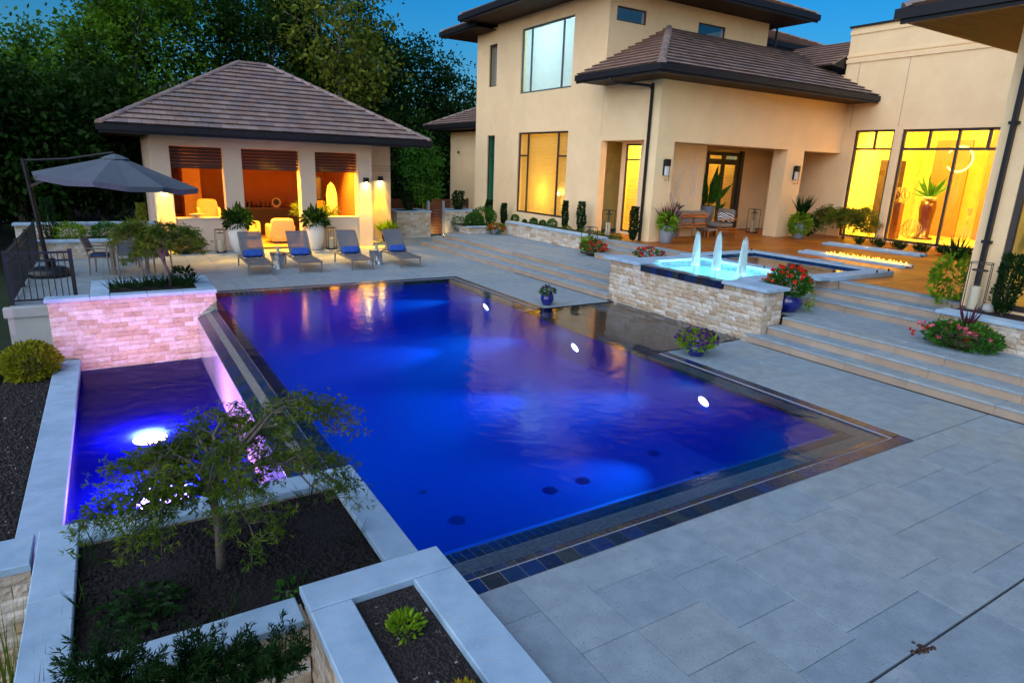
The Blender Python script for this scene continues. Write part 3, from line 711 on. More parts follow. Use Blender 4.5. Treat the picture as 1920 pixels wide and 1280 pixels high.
light('basin_lamp', 'SPOT', (-7.6, 7.3, -.965), 230, (0.95, 0.42, 0.88), basin, .02, aim=(-7.5, 10.3, .2), spot=80, blend=.9)

# ------------------------------------------------------------------ far planter above the basin (violet-lit stone wall)
pl = thing('stone_planter', (-7.65, 11.0, -1.1), 'tall pale stacked-stone planter wall standing in the spill basin', 'planter')
B(-9.0, -6.28, 10.33, 10.6, -1.4, .33).build('wall', M['stone_core'], pl)
B(-8.33, -6.28, 10.6, 11.95, -1.4, .33).build('wall', M['stone_core'], pl)
B(-8.06, -6.57, 10.52, 11.6, .3, .375).build('soil', M['mulch'], pl)
stone_face(pl, (-9.02, 10.33), (1, 0), 2.755, -1.235, .33, (0, -1), .092, .04, seed=21)
stone_face(pl, (-6.28, 10.29), (0, 1), 1.6, -.05, .33, (1, 0), .092, .025, seed=22)
coping_run(pl, -9.06, -8.37, 10.24, 10.53, .33, .395, 'x', .7); coping_run(pl, -8.365, -8.06, 10.24, 12.0, .33, .4, 'y', 1.0)
coping_run(pl, -8.055, -6.25, 10.24, 10.52, .33, .395, 'x', .62, seed=4); coping_run(pl, -6.57, -6.25, 10.525, 12.0, .33, .395, 'y', .8); coping_run(pl, -8.055, -6.575, 11.6, 12.0, .33, .395, 'x', .75)

# ------------------------------------------------------------------ maple planter and the small raised planter in front
mp_ = thing('maple_planter', (-7.36, 1.35, -1.0), 'low square planter with limestone coping holding the lace-leaf maple', 'planter')
for q in ((-8.6, -8.4, .36, 2.34), (-6.32, -6.12, .36, 2.34), (-8.4, -6.32, 2.12, 2.34), (-8.4, -7.03, .36, .56)): B(*q, -1.4, -.05).build('wall', M['stone_core'], mp_)
stone_face(mp_, (-8.6, .36), (1, 0), 1.57, -.65, -.05, (0, -1), .1, .035, seed=31)
stone_face(mp_, (-6.64, 2.36), (-1, 0), 1.96, -1.0, -.05, (0, 1), .1, .03, seed=32)
coping_run(mp_, -8.64, -8.37, .32, 2.38, -.05, .01, 'y', .95, seed=2); coping_run(mp_, -6.36, -6.085, .68, 2.38, -.05, .012, 'y', .9, seed=5)
coping_run(mp_, -8.365, -6.365, 2.1, 2.38, -.05, .01, 'x', 1.0, seed=6); coping_run(mp_, -8.365, -7.06, .31, .58, -.05, .01, 'x', .68, seed=7)
B(-8.4, -6.32, .5, 2.2, -.4, -.085).build('mulch_bed', M['mulch'], mp_)
rocks('mulch', -8.36, -6.37, .6, 2.08, -.08, 5200, 0.02, M['mulch'], mp_, seed=7, lump=.015)
sw = thing('wing_wall', (-9.2, 2.1, -1.2), 'pale stone-clad low wall with limestone cap beside the maple planter', 'wall')
B(-11.5, -8.68, 1.92, 2.28, -1.4, -.05).build('wall', M['stone_core'], sw); stone_face(sw, (-11.5, 1.92), (1, 0), 2.83, -1.2, -.05, (0, -1), .1, .04, seed=33)
coping_run(sw, -11.5, -8.66, 1.88, 2.33, -.05, .01, 'x', .95, seed=3)
sp_ = thing('raised_planter', (-6.53, -.6, -1.0), 'small raised planter of limestone slabs with a green tuft on dark lava rock', 'planter')
B(-7.0, -6.03, -2.2, .5, -1.4, .06).build('wall', M['stone_core'], sp_)
stone_face(sp_, (-7.0, -2.2), (0, 1), 2.7, -.85, .06, (-1, 0), .1, .035, seed=34)
coping_run(sp_, -7.045, -6.0, .23, .52, .06, .125, 'x', 2.0); coping_run(sp_, -7.045, -6.765, -2.3, .225, .06, .125, 'y', 1.0, seed=3); coping_run(sp_, -6.32, -6.0, -2.3, .225, .06, .125, 'y', 1.05, seed=4); 
B(-6.77, -6.31, -2.2, .24, .05, .066).build('rock_bed', M['mulch'], sp_)
rocks('lava_rock', -6.755, -6.33, -1.5, .21, .066, 2600, 0.0135, M['lava'], sp_, seed=9)
fg = tag(B(-9.5, -7.05, -3.0, .3, -1.47, -.62).build('front_bed', M['mulch']), 'dark mulch bed below the maple planter', 'garden bed', kind='structure')
tag(rocks('front_mulch', -8.6, -7.06, -1.0, .3, -.62, 1500, 0.022, M['mulch'], seed=19), 'loose dark mulch in the bed below the maple planter', 'mulch')

# ------------------------------------------------------------------ steps, landing, terrace
st = tag(B(2.6, 4.2, 7.96, 18.1, -.3, .405).build('left_steps', M['joint']), 'three long pale stone steps rising from the deck towards the house', 'steps', kind='structure')
def flight(parent, xs, zs, y0s, y1s, mat, piece=0.95, seed=0):
    r = random.Random(seed)
    for k in range(len(zs)):
        x0, x1, z = xs[k], xs[k + 1], zs[k]; y0, y1 = y0s[k], y1s[k]; n = max(1, round((y1 - y0) / piece)); cuts = [y0 + (y1 - y0) * i / n for i in range(n + 1)]
        for i in range(1, n): cuts[i] += r.uniform(-.15, .15)
        for i in range(n):
            CB(x0 + .012, x1 + .03, cuts[i] + .002, cuts[i + 1] - .002, z - .15, z - .031, .002).build('riser_block', mat, parent); CB(x0, x1 + .02, cuts[i] + .002, cuts[i + 1] - .002, z - .03, z, .012).build('tread_slab', M['paver'], parent)
flight(st, [1.87, 2.19, 2.54, 2.9], [.15, .30, .45], [7.98, 7.98, 7.98], [18.85, 18.55, 18.25], M['travertine'], .95, 3)
pave(st, 2.92, 4.1, 7.98, 18.24, .45, [.62], [.93, 1.24], M['paver'], seed=31, thick=.05); pave(st, 4.1, 4.76, 11.35, 18.24, .45, [.7], [.93, 1.24], M['paver'], seed=32, thick=.05)
ru = tag(B(2.6, 4.2, -6.0, 3.75, -.3, .405).build('right_steps', M['joint']), 'three wide pale stone steps leading up beside the fountain wall', 'steps', kind='structure')
flight(ru, [1.87, 2.19, 2.54, 2.9], [.15, .30, .45], [-6, -6, -6], [3.97, 3.79, 3.76], M['travertine'], 1.0, 4)
pave(ru, 2.92, 4.1, -6, 4.5, .45, [.62], [.93, 1.24], M['paver'], seed=33, thick=.05)
ul = tag(B(5.0, 5.3, 8.1, 11.6, 0, .86).build('left_upper_steps', M['joint']), 'pale stone steps from the landing up to the terrace left of the fountain', 'steps', kind='structure')
flight(ul, [4.1, 4.5, 4.95, 5.25], [.60, .75, .90], [7.8, 7.8, 8.1], [11.3, 11.9, 11.9], M['travertine'], .95, 6)
ur = tag(B(4.95, 5.3, 1.8, 4.2, 0, .86).build('right_upper_steps', M['joint']), 'pale stone steps from the landing up to the terrace right of the fountain', 'steps', kind='structure')
flight(ur, [4.08, 4.48, 4.9, 5.2], [.60, .75, .90], [1.75, 1.75, 1.75], [4.55, 4.5, 4.2], M['travertine'], .95, 7)
te = tag(B(5.2, 15.6, 1.7, 14.2, 0, .862).build('terrace', M['joint']), 'glossy orange-brown tiled terrace in front of the house', 'terrace', kind='structure')
def pave_skip(x0, x1, y0, y1, skip, seed):
    r = random.Random(seed); nx, ny = round((x1 - x0) / .8), round((y1 - y0) / .8); wx, wy = (x1 - x0) / nx, (y1 - y0) / ny
    for i in range(nx):
        for j in range(ny):
            a, b = x0 + i * wx, y0 + j * wy
            if skip[0] < a + wx / 2 < skip[1] and skip[2] < b + wy / 2 < skip[3]: continue
            CB(a + .003, a + wx - .003, b + .003, b + wy - .003, .855, .90 + r.uniform(-.001, .001), .003).build('terrace_tile', M['terrace'], te)
pave_skip(5.24, 14.84, 2.1, 13.3, (5.0, 6.4, 4.5, 7.6), 3)

# ------------------------------------------------------------------ fountain spa with stone wall
spa = thing('fountain_spa', (3.2, 6.0, -.1), 'raised fountain spa with pale stacked-stone front wall and dark tiled spillway', 'fountain')
wm = MB(); wm.box(2.03, 2.55, 3.82, 4.75, -.13, .94); wm.box(2.03, 2.55, 7.05, 8.08, -.13, .94); wm.box(2.03, 2.3, 4.75, 7.05, -.13, .82); wm.box(2.55, 4.9, 4.55, 4.9, .3, .94); wm.box(2.55, 4.9, 7.45, 7.75, .3, .94)
wm.build('wall', M['stone_core'], spa)
stone_face(spa, (2.03, 3.8), (0, 1), 4.3, -.1, .83, (-1, 0), .093, .035, seed=41)
for a, b_, s in ((3.8, .95, 42), (7.05, 1.05, 43)): stone_face(spa, (2.03, a), (0, 1), b_, .83, .935, (-1, 0), .105, .035, seed=s)
stone_face(spa, (2.0, 3.82), (1, 0), .56, .3, .935, (0, -1), .091, .03, seed=44); stone_face(spa, (2.0, 8.08), (1, 0), .56, .0, .935, (0, 1), .093, .03, seed=47)
stone_face(spa, (2.6, 4.55), (1, 0), 2.2, .45, .935, (0, -1), .097, .03, seed=45)
# caps
coping_run(spa, 1.95, 2.6, 3.72, 4.76, .94, 1.0, 'y', 2); coping_run(spa, 1.95, 2.6, 7.05, 8.3, .94, 1.0, 'y', 2)
coping_run(spa, 2.605, 4.2, 4.5, 4.93, .94, 1.0, 'x', .8); coping_run(spa, 2.605, 4.2, 7.3, 7.78, .94, 1.0, 'x', .8); coping_run(spa, 4.205, 4.6, 4.2, 8.05, .94, 1.0, 'y', .96)
# spillway tiles
for j in range(14):
    y0 = 4.77 + j * .163
    CB(1.985, 2.2, y0 + .003, y0 + .16, .825, .965, .006).build('spill_tile', TD, spa)
for k, (x0, x1, z) in enumerate(((2.2, 2.36, .962), (2.36, 2.5, .95))):
    for j in range(14): CB(x0 + .003, x1 - .003, 4.77 + j * .163 + .003, 4.77 + (j + 1) * .163 - .003, z - .06, z - .02, .004).build('spill_tile', TD, spa)
# inside shell and tiles
ins = MB(); x0, x1, y0, y1 = 2.5, 4.2, 4.93, 7.3
ins.quad((x0, y0, .45), (x1, y0, .45), (x1, y1, .45), (x0, y1, .45)); ins.quad((x0, y0, .45), (x0, y1, .45), (x0, y1, .9), (x0, y0, .9)); ins.quad((x1, y0, .45), (x1, y1, .45), (x1, y1, .94), (x1, y0, .94))
ins.quad((x0, y0, .45), (x1, y0, .45), (x1, y0, .94), (x0, y0, .94)); ins.quad((x0, y1, .45), (x1, y1, .45), (x1, y1, .94), (x0, y1, .94))
ins.build('shell', P('spa_plaster', (0.30, 0.62, 0.66), 0.5, (0.24, 0.52, 0.58), 2), spa)
blue_t = P('blue_glazed_tile', (0.9, 0.9, 0.9), 0.2, (0.6, 0.65, 0.7), 9, palette=[(0.012, 0.10, 0.16), (0.02, 0.16, 0.22), (0.016, 0.07, 0.15), (0.03, 0.2, 0.26)], bump=.2, bs=20)
for j in range(15):
    w = 2.37 / 15; B(4.185, 4.199, y0 + j * w + .004, y0 + (j + 1) * w - .004, .80, .935).build('waterline_tile', blue_t, spa)
for j in range(11):
    w = 1.7 / 11
    B(x0 + j * w + .004, x0 + (j + 1) * w - .004, 7.285, 7.299, .80, .935).build('waterline_tile', blue_t, spa); B(x0 + j * w + .004, x0 + (j + 1) * w - .004, 4.931, 4.945, .80, .935).build('waterline_tile', blue_t, spa)
tag(MB().quad((2.2, 4.77, .948), (4.199, 4.94, .948), (4.199, 7.29, .948), (2.2, 7.05, .948)).build('spa_water', M['water_spa']), 'bright turquoise lit water of the fountain spa', 'water', kind='structure')
for i, (jx, jy, h) in enumerate(((3.27, 6.67, .80), (3.22, 6.02, .86), (3.30, 5.40, .82))):
    t = thing('fountain_jet', (jx, jy, .93), ['white water jet at the far-step end of the fountain row', 'white water jet in the middle of the fountain row', 'white water jet at the flower-pot end of the fountain row'][i], 'water jet', 'fountain jets')
    MB().lathe([(.022, -.25), (.022, .03), (.012, .045), (.001, .045)], (jx, jy, .93), 10).build('nozzle', M['iron'], t)
    mb = MB(); r = random.Random(70 + i)
    for k in range(190):
        a = r.uniform(0, 6.283); R0 = .085 * math.sqrt(r.uniform(0, 1)); hh = h * r.uniform(.55, 1.0) ** .5 * (1 - .28 * (R0 / .085) ** 3); pts = []; wv = r.uniform(-.5, .5)
        for q in range(7):
            s = q / 6; rad_ = R0 * (1.12 - .35 * s) + .003; pts.append((jx + math.cos(a + s * wv) * rad_ + r.uniform(-.003, .003), jy + math.sin(a + s * wv) * rad_, .945 + hh * s))
        q0 = r.uniform(.004, .009); mb.tube(pts, [q0, q0, q0, q0 * .95, q0 * .85, q0 * .6, .001], 4, cap=False)
    for k in range(420):
        a = r.uniform(0, 6.283); d = abs(r.gauss(.03, .075)); z = .95 + abs(r.gauss(0, .28)); q = r.uniform(.002, .006)
        mb.lathe([(.0005, -q), (q, 0), (.0005, q)], (jx + d * math.cos(a), jy + d * math.sin(a), z), 5)
    mb.build('water_column', M['jet'], t, smooth=True)
    MB().lathe([(.001, .03), (.07, .02), (.09, 0)], (jx + .16, jy, .455), 14).build('lens', M.setdefault('lens_spa', emis('spa_lens', (0.55, 0.95, 1.0), 50.0)), t)
    light('spa_lamp', 'POINT', (jx + .16, jy, .62), 22, (0.40, 0.92, 1.0), t, .1)
# upper pool on the terrace
up = thing('upper_pool', (5.7, 6.1, .9), 'shallow upper pool with pale coping and blue tile waterline on the terrace', 'pool')
coping_run(up, 4.605, 6.97, 4.2, 4.6, .903, 1.0, 'x', .8, seed=2); coping_run(up, 6.57, 6.97, 4.605, 8.05, .903, 1.0, 'y', .86, seed=3); coping_run(up, 4.605, 6.565, 7.65, 8.05, .903, 1.0, 'x', .8, seed=4)
B(4.62, 5.19, 4.22, 8.03, .2, .797).build('wall', M['stone_core'], up); B(4.62, 5.19, 4.22, 4.58, .798, .902).build('wall', M['travertine'], up); B(4.6, 6.57, 4.6, 7.65, .80, .866).build('floor', P('upper_floor', (0.34, 0.26, 0.26), 0.5, (0.25, 0.19, 0.2), 2), up)
CB(6.98, 7.5, 5.7, 6.4, .9, .96, .01).build('skimmer_slab', M['coping'], up); MB().lathe([(.001, .012), (.13, .012), (.14, 0)], (7.2, 6.05, .96), 18).build('skimmer_lid', M['iron'], up)
for j in range(19):
    w = 3.04 / 19; B(6.553, 6.567, 4.61 + j * w + .004, 4.61 + (j + 1) * w - .004, .87, .975).build('waterline_tile', P('navy_glazed_tile', (0.012, 0.05, 0.16), .2, (0.01, 0.03, 0.09), 6) if j == 0 else bpy.data.materials['navy_glazed_tile'], up)
for j in range(12):
    w = 1.95 / 12; B(4.61 + j * w + .004, 4.61 + (j + 1) * w - .004, 7.633, 7.647, .87, .975).build('waterline_tile', bpy.data.materials['navy_glazed_tile'], up)
tag(MB().quad((4.602, 4.602, .935), (6.568, 4.602, .935), (6.568, 7.648, .935), (4.602, 7.648, .935)).build('upper_water', M['water_upper']), 'thin still water of the shallow upper pool', 'water', kind='structure')
for x, y in ((4.25, 6.9), (4.25, 6.1), (4.22, 5.55), (6.8, 4.24), (6.3, 4.22), (6.75, 7.9)):
    MB().lathe([(.02, 0), (.02, .05), (.012, .06), (.001, .06)], (x, y, 1.0), 8).build('deck_nozzle', M['iron'], label='small black water nozzle standing on the pool coping', cat='nozzle', group='coping nozzles')
# linear fire troughs
for i, (x, y0, y1) in enumerate(((8.65, 4.75, 7.7), (11.6, 5.9, 8.9))):
    t = thing('fire_trough', (x, (y0 + y1) / 2, .9), ['long pale stone fire trough with a row of flames on the terrace' , 'long thin fire trough by the planting bed under the tall windows'][i], 'fire trough')
    CB(x - .16, x - .06, y0, y1, .902, .97, .008).build('ledge', M['coping'], t); CB(x + .12, x + .22, y0, y1, .902, .985, .008).build('ledge', M['coping'], t)
    B(x - .06, x + .12, y0 + .01, y1 - .01, .902, .92).build('burner_bed', M['lava'], t)
    fl = MB(); r = random.Random(80 + i); n = 110 if i == 0 else 26
    ya, yb = (y0 + .1, y1 - .75) if i == 0 else (y0 + .3, y1 - .2)
    for k in range(n):
        y = r.uniform(ya, yb); xx = x + r.uniform(-.03, .09); h = r.uniform(.05, .15) * (1 if i == 0 else .35); q = r.uniform(.012, .028)
        fl.lathe([(q * .5, 0), (q, h * .25), (q * .6, h * .6), (.001, h)], (xx, y, .915), 6)
    fl.build('flames', M.setdefault('flame', emis('flame', (1.0, 0.36, 0.03), 4.5)), t, smooth=True)
light('fire_glow', 'AREA', (8.67, 6.0, 1.12), 7, (1.0, 0.45, 0.1), None, .15, aim=(8.67, 6.0, .8), sizey=2.0).data.shape = 'RECTANGLE'
# bed of dark groundcover under the tall windows
# ------------------------------------------------------------------ planter walls by the house and by the wing
hp = thing('house_planter', (5.2, 14.6, .45), 'long pale stacked-stone planter wall along the house front', 'planter')
B(4.81, 5.05, 11.95, 17.45, .3, .9).build('wall', M['stone_core'], hp); stone_face(hp, (4.81, 11.95), (0, 1), 5.5, .45, .9, (-1, 0), .09, .03, seed=51); stone_face(hp, (4.8, 11.95), (1, 0), .9, .6, .9, (0, -1), .1, .03, seed=52)
stone_face(hp, (4.8, 17.45), (1, 0), 1.0, .45, .9, (0, 1), .09, .03, seed=53)
coping_run(hp, 4.74, 5.1, 11.9, 17.5, .9, .955, 'y', .92, seed=2); B(5.05, 5.84, 11.95, 17.5, .3, .9).build('soil', M['mulch'], hp)
rp_ = thing('wing_planter', (4.2, -1.5, .45), 'pale stacked-stone planter wall with white cap in front of the right wing', 'planter')
B(3.73, 3.95, -6, 1.66, .3, .87).build('wall', M['stone_core'], rp_); stone_face(rp_, (3.73, -1.2), (0, 1), 2.86, .45, .87, (-1, 0), .084, .03, seed=54)
stone_face(rp_, (3.7, 1.66), (1, 0), .9, .45, .87, (0, 1), .084, .025, seed=55)
coping_run(rp_, 3.66, 4.02, -6, 1.72, .87, .925, 'y', 1.5, seed=5); B(3.95, 4.7, -6, 1.66, .3, .90).build('soil', M['mulch'], rp_)
fp = thing('low_planter', (4.1, 18.5, .45), 'short low stone planter at the far end of the landing', 'planter')
B(3.47, 4.75, 18.0, 19.4, .3, .68).build('wall', M['stone_core'], fp); stone_face(fp, (3.45, 18.0), (1, 0), 1.3, .45, .68, (0, -1), .077, .03, seed=56); stone_face(fp, (3.47, 18.0), (0, 1), 1.3, .45, .68, (-1, 0), .077, .03, seed=57)
coping_run(fp, 3.42, 4.78, 17.93, 18.2, .68, .72, 'x', .7); B(3.5, 4.75, 18.2, 19.4, .66, .705).build('soil', M['mulch'], fp)
# stone cubes either side of the gate
def cube(x0, x1, y0, y1, z0, z1, label, seed):
    t = thing('stone_pier', ((x0 + x1) / 2, (y0 + y1) / 2, z0), label, 'planter')
    B(x0, x1, y0, y1, z0 - .1, z1).build('wall', M['stone_core'], t); stone_face(t, (x0, y0), (1, 0), x1 - x0, z0, z1, (0, -1), .1, .03, seed=seed); stone_face(t, (x0, y0), (0, 1), y1 - y0, z0, z1, (-1, 0), .1, .03, seed=seed + 1)
    coping_run(t, x0 - .04, x1 + .04, y0 - .05, y0 + .25, z1, z1 + .05, 'x', .75, seed=seed); coping_run(t, x0 - .04, x1 + .04, y1 - .2, y1, z1, z1 + .05, 'x', .75, seed=seed); coping_run(t, x0 - .04, x0 + .2, y0 + .255, y1 - .205, z1, z1 + .05, 'y', 2); coping_run(t, x1 - .2, x1 + .04, y0 + .255, y1 - .205, z1, z1 + .05, 'y', 2); B(x0 + .1, x1 - .1, y0 + .2, y1 - .15, z1 - .05, z1 + .03).build('soil', M['mulch'], t); return t
cube(1.8, 3.25, 20.95, 22.3, 0, 1.02, 'square stone-clad planter between the pavilion and the slatted gate', 61)
cube(4.05, 5.6, 21.2, 22.4, .15, 1.02, 'square stone-clad planter between the slatted gate and the house', 64)
gt = thing('slat_gate', (3.65, 21.3, 0), 'reddish brown horizontal-slat gate between two grey steel posts', 'gate')
for x in (3.3, 3.98): B(x - .05, x + .05, 21.25, 21.35, 0, 1.45).build('post', M['grey_pot'], gt)
for k in range(12): B(3.36, 3.92, 21.28, 21.31, .1 + k * .11, .19 + k * .11).build('slat', M['wood_red'], gt)
fc = thing('slat_fence', (3.9, 22.6, 0), 'reddish brown horizontal-slat fence behind the stone planters', 'fence')
for k in range(13): B(1.7, 3.24, 22.56, 22.59, .1 + k * .105, .185 + k * .105).build('slat', M['wood_red'], fc); B(4.04, 5.84, 22.56, 22.59, .1 + k * .105, .185 + k * .105).build('slat', M['wood_red'], fc)
for x in (1.75, 3.2, 4.08, 5.8): B(x - .04, x + .04, 22.6, 22.66, 0, 1.5).build('post', M['wood_dark'], fc)
# back garden walls at the far left
w1 = thing('garden_wall', (-8.2, 18.3, 0), 'lower pale stacked-stone garden wall behind the dining set', 'wall')
B(-9.75, -6.75, 18.22, 18.5, -.2, .46).build('wall', M['stone_core'], w1); stone_face(w1, (-9.75, 18.22), (1, 0), 3.0, 0, .46, (0, -1), .092, .03, seed=71); coping_run(w1, -9.8, -6.7, 18.15, 18.55, .46, .52, 'x', .8, seed=2); B(-9.75, -6.75, 18.5, 19.9, .2, .44).build('soil', M['mulch'], w1)
w2 = thing('garden_wall', (-8.2, 20.0, 0), 'upper pale stacked-stone garden wall behind the round shrubs', 'wall')
B(-10.3, -6.75, 19.95, 20.2, -.2, .78).build('wall', M['stone_core'], w2); stone_face(w2, (-10.3, 19.95), (1, 0), 3.5, .44, .78, (0, -1), .085, .03, seed=73); coping_run(w2, -10.35, -6.72, 19.88, 20.25, .78, .85, 'x', .9, seed=4)
# ------------------------------------------------------------------ roofs
def hip_roof(house, name, x0, x1, y0, y1, ze, slope, ridge_axis, single=(), faces='FLRB', thick=.16, soff=None, clip=None, gut='FLRB', ridge=None):
    """hip roof over an eave rectangle.  F faces -y, B +y, L -x, R +x"""
    hw = min(x1 - x0, y1 - y0) / 2; zr = ze + hw * slope
    if ridge: ra, rb = Vector(ridge[0]), Vector(ridge[1])
    elif ridge_axis == 'x': ra, rb = Vector((x0 + hw, (y0 + y1) / 2, zr)), Vector((x1 - hw, (y0 + y1) / 2, zr))
    else: ra, rb = Vector(((x0 + x1) / 2, y0 + hw, zr)), Vector(((x0 + x1) / 2, y1 - hw, zr))
    c = [Vector((x0, y0, ze)), Vector((x1, y0, ze)), Vector((x1, y1, ze)), Vector((x0, y1, ze))]
    mb = MB(); pts = c + [ra, rb]
    if ridge_axis == 'x': fs = [(0, 1, 5, 4), (1, 2, 5), (2, 3, 4, 5), (3, 0, 4)]; fd = {'F': (c[0], c[1], ra, rb), 'R': (c[1], c[2], rb, rb), 'B': (c[2], c[3], rb, ra), 'L': (c[3], c[0], ra, ra)}
    else: fs = [(0, 1, 4), (1, 2, 5, 4), (2, 3, 5), (3, 0, 4, 5)]; fd = {'F': (c[0], c[1], ra, ra), 'R': (c[1], c[2], ra, rb), 'B': (c[2], c[3], rb, rb), 'L': (c[3], c[0], rb, ra)}
    mb.add(pts, fs); mb.quad(c[3], c[2], c[1], c[0])
    roof = mb.build(name, M['dark_metal'], house)
    for i, k in enumerate(faces): roof_face(roof, *fd[k], k in single, seed=i + 1)
    hips = {'F': ((c[0], ra), (c[1], rb if ridge_axis == 'x' else ra)), 'B': ((c[3], ra if ridge_axis == 'x' else rb), (c[2], rb))}
    for pair in hips.values():
        for a, b in pair: hip_caps(roof, a, b)
    if (ra - rb).length > .2: hip_caps(roof, ra, rb)
    gm = MB(); w = .09
    if 'F' in gut: gm.box(x0 - w, x1 + w, y0 - w, y0 + .02, ze - thick, ze + .01)
    if 'B' in gut: gm.box(x0 - w, x1 + w, y1 - .02, y1 + w, ze - thick, ze + .01)
    if 'L' in gut: gm.box(x0 - w, x0 + .02, y0 + .021, y1 - .021, ze - thick, ze + .01)
    if 'R' in gut: gm.box(x1 - .02, x1 + w, y0 + .021, y1 - .021, ze - thick, ze + .01)
    gm.build('gutter', M['dark_metal'], roof)
    fm = MB()
    if 'F' in gut: fm.box(x0 - .03, x1 + .03, y0 - .035, y0 + .02, ze - thick - .07, ze - thick - .001)
    if 'L' in gut: fm.box(x0 - .035, x0 + .02, y0 + .021, y1, ze - thick - .07, ze - thick - .001)
    if fm.v: fm.build('fascia', M['dark_metal'], roof)
    if soff: B(x0 + .02, x1 - .02, y0 + .02, y1 - .02, ze - thick - .03, ze - thick).build('soffit', soff, roof)
    return roof

# ------------------------------------------------------------------ house
house = thing('house', (10.0, 14.0, 0.0), 'two-storey beige stucco house with dark hipped tile roofs and lit windows', 'house')
S = M['stucco']
wall_panel('wall', house, 'x', 5.85, 13.53, 20.38, 0, 8.3, [(15.33, 18.57, 1.22, 4.2), (15.31, 18.58, 5.6, 7.85)], .25, S)
wall_panel('wall', house, 'x', 5.86, 20.38, 22.05, 0, 8.2, [(20.40, 21.02, 1.3, 4.14), (20.39, 21.02, 6.02, 7.6)], .25, S)
wall_panel('wall', house, 'x', 5.853, 10.95, 13.529, .3, 5.5, [(11.5, 13.5, .3, 3.85)], .25, S)
wall_panel('wall', house, 'y', 13.53, 6.1, 13.3, 4.2, 8.28, [(6.15, 7.38, 7.44, 7.86), (9.72, 11.06, 7.44, 7.86)], .25, S)
wall_panel('wall', house, 'y', 10.953, 6.1, 14.849, .3, 5.5, [(6.57, 11.85, .3, 3.83), (12.78, 14.849, .3, 3.83)], .55, S)
B(13.05, 13.3, 13.78, 20, 4.2, 8.28).build('wall', S, house)
B(6.25, 13.3, 21.8, 22.05, 0, 8.1).build('wall', S, house)
# alcove room left of the porch
B(6.3, 9.05, 11.95, 12.1, .3, 4.3).build('wall', S, house)              # front wall carrying the branch sculpture
B(8.9, 9.05, 12.1, 13.9, .3, 4.3).build('wall', S, house)
wall_panel('wall', house, 'x', 6.75, 12.1, 13.5, .3, 4.3, [(12.15, 13.3, .98, 3.78)], .12, S)
B(6.1, 14.84, 11.503, 13.53, 3.84, 4.0).build('porch_ceiling', P('porch_ceiling', (0.5, 0.36, 0.24), .8), house)
wall_panel('wall', house, 'y', 13.9, 9.05, 14.84, .3, 4.2, [(11.25, 13.0, .9, 3.75)], .15, S)
# tall window wall with parapet mouldings
wall_panel('wall', house, 'x', 14.85, 2.0, 11.25, .3, 8.0, [(9.13, 10.52, .93, 4.61), (4.6, 8.875, .93, 4.60)], .3, S)
B(14.78, 15.2, 2.0, 11.32, 8.0, 8.06).build('parapet_cap', M['dark_metal'], house)
for z0, z1, d in ((7.78, 7.9, .035), (7.05, 7.12, .03), (6.86, 6.98, .04)): B(14.85 - d, 14.9, 2.0, 11.27, z0, z1).build('moulding', S, house)
B(15.15, 20.5, 11.0, 11.25, .3, 7.9).build('wall', S, house); B(14.85, 15.1, 11.251, 14.1, .3, 6.5).build('wall', S, house)
# far left single-storey part
B(7.0, 7.25, 22.05, 26.8, 0, 4.45).build('wall', S, house); B(7.25, 12, 26.55, 26.8, 0, 4.45).build('wall', S, house)
# right wing
wall_panel('wall', house, 'x', 4.7, -6.5, 1.8, .3, 5.5, [(-3.2, 1.36, .94, 4.35)], .25, S)
B(4.95, 9.5, 1.55, 1.8, .3, 5.5).build('wall', S, house)
# stucco control joints
for a in (13.545,): B(5.846, 5.852, a - .006, a + .006, 4.0, 5.5).build('control_joint', M['stucco_grey'], house)
for y in (10.75, 8.99 + .06, 5.6): B(14.843, 14.851, y - .006, y + .006, 4.7, 6.85).build('control_joint', M['taupe'], house)

F, G = M['frame'], M['frame_grey']
w = window(house, 'x', 5.85, 15.33, 18.57, 1.22, 4.2, [(17.93, 1.22, 4.2), (15.97, 1.22, 4.2)], [(3.36, 17.96, 18.55), (3.36, 15.35, 15.94)], .06, F, M['pane_lit'], .05)
def blind(parent, axis, coord, u0, u1, z0, z1, pitch, mat, tilt=.35, wd=.05):
    mb = MB(); n = int((z1 - z0) / pitch)
    for k in range(n):
        z = z0 + (k + .5) * pitch
        if axis == 'x': mb.quad((coord, u0, z - wd * .5), (coord, u1, z - wd * .5), (coord + wd * tilt, u1, z + wd * .5), (coord + wd * tilt, u0, z + wd * .5))
        else: mb.quad((u0, coord, z - wd * .5), (u1, coord, z - wd * .5), (u1, coord + wd * tilt, z + wd * .5), (u0, coord + wd * tilt, z + wd * .5))
    return mb.build('blind', mat, parent)
blind(w, 'x', 6.02, 15.38, 18.52, 1.28, 4.15, .062, M['blind'])
w = window(house, 'x', 5.85, 15.31, 18.58, 5.6, 7.85, [(17.95, 5.6, 7.85), (15.98, 5.6, 7.85)], [], .06, G, M['pane_sky'], .05)
MB().quad((6.04, 15.36, 5.65), (6.04, 18.53, 5.65), (6.04, 18.53, 7.8), (6.04, 15.36, 7.8)).build('shade', M['shade'], w)
window(house, 'x', 5.86, 20.40, 21.02, 1.3, 4.14, [], [(3.4, 20.42, 21.0)], .04, F, M['pane_green'], .05)
wq = window(house, 'x', 5.86, 20.39, 21.02, 6.02, 7.6, [], [], .04, F, M['pane_sky'], .05); MB().quad((6.09, 20.42, 6.05), (6.09, 21.0, 6.05), (6.09, 21.0, 7.57), (6.09, 20.42, 7.57)).build('shade', M['shade'], wq)
MB().quad((6.13, 20.3, 1.0), (6.13, 21.3, 1.0), (6.13, 21.3, 4.3), (6.13, 20.3, 4.3)).build('curtain', P('teal_curtain', (0.25, 0.45, 0.42), .9), house)
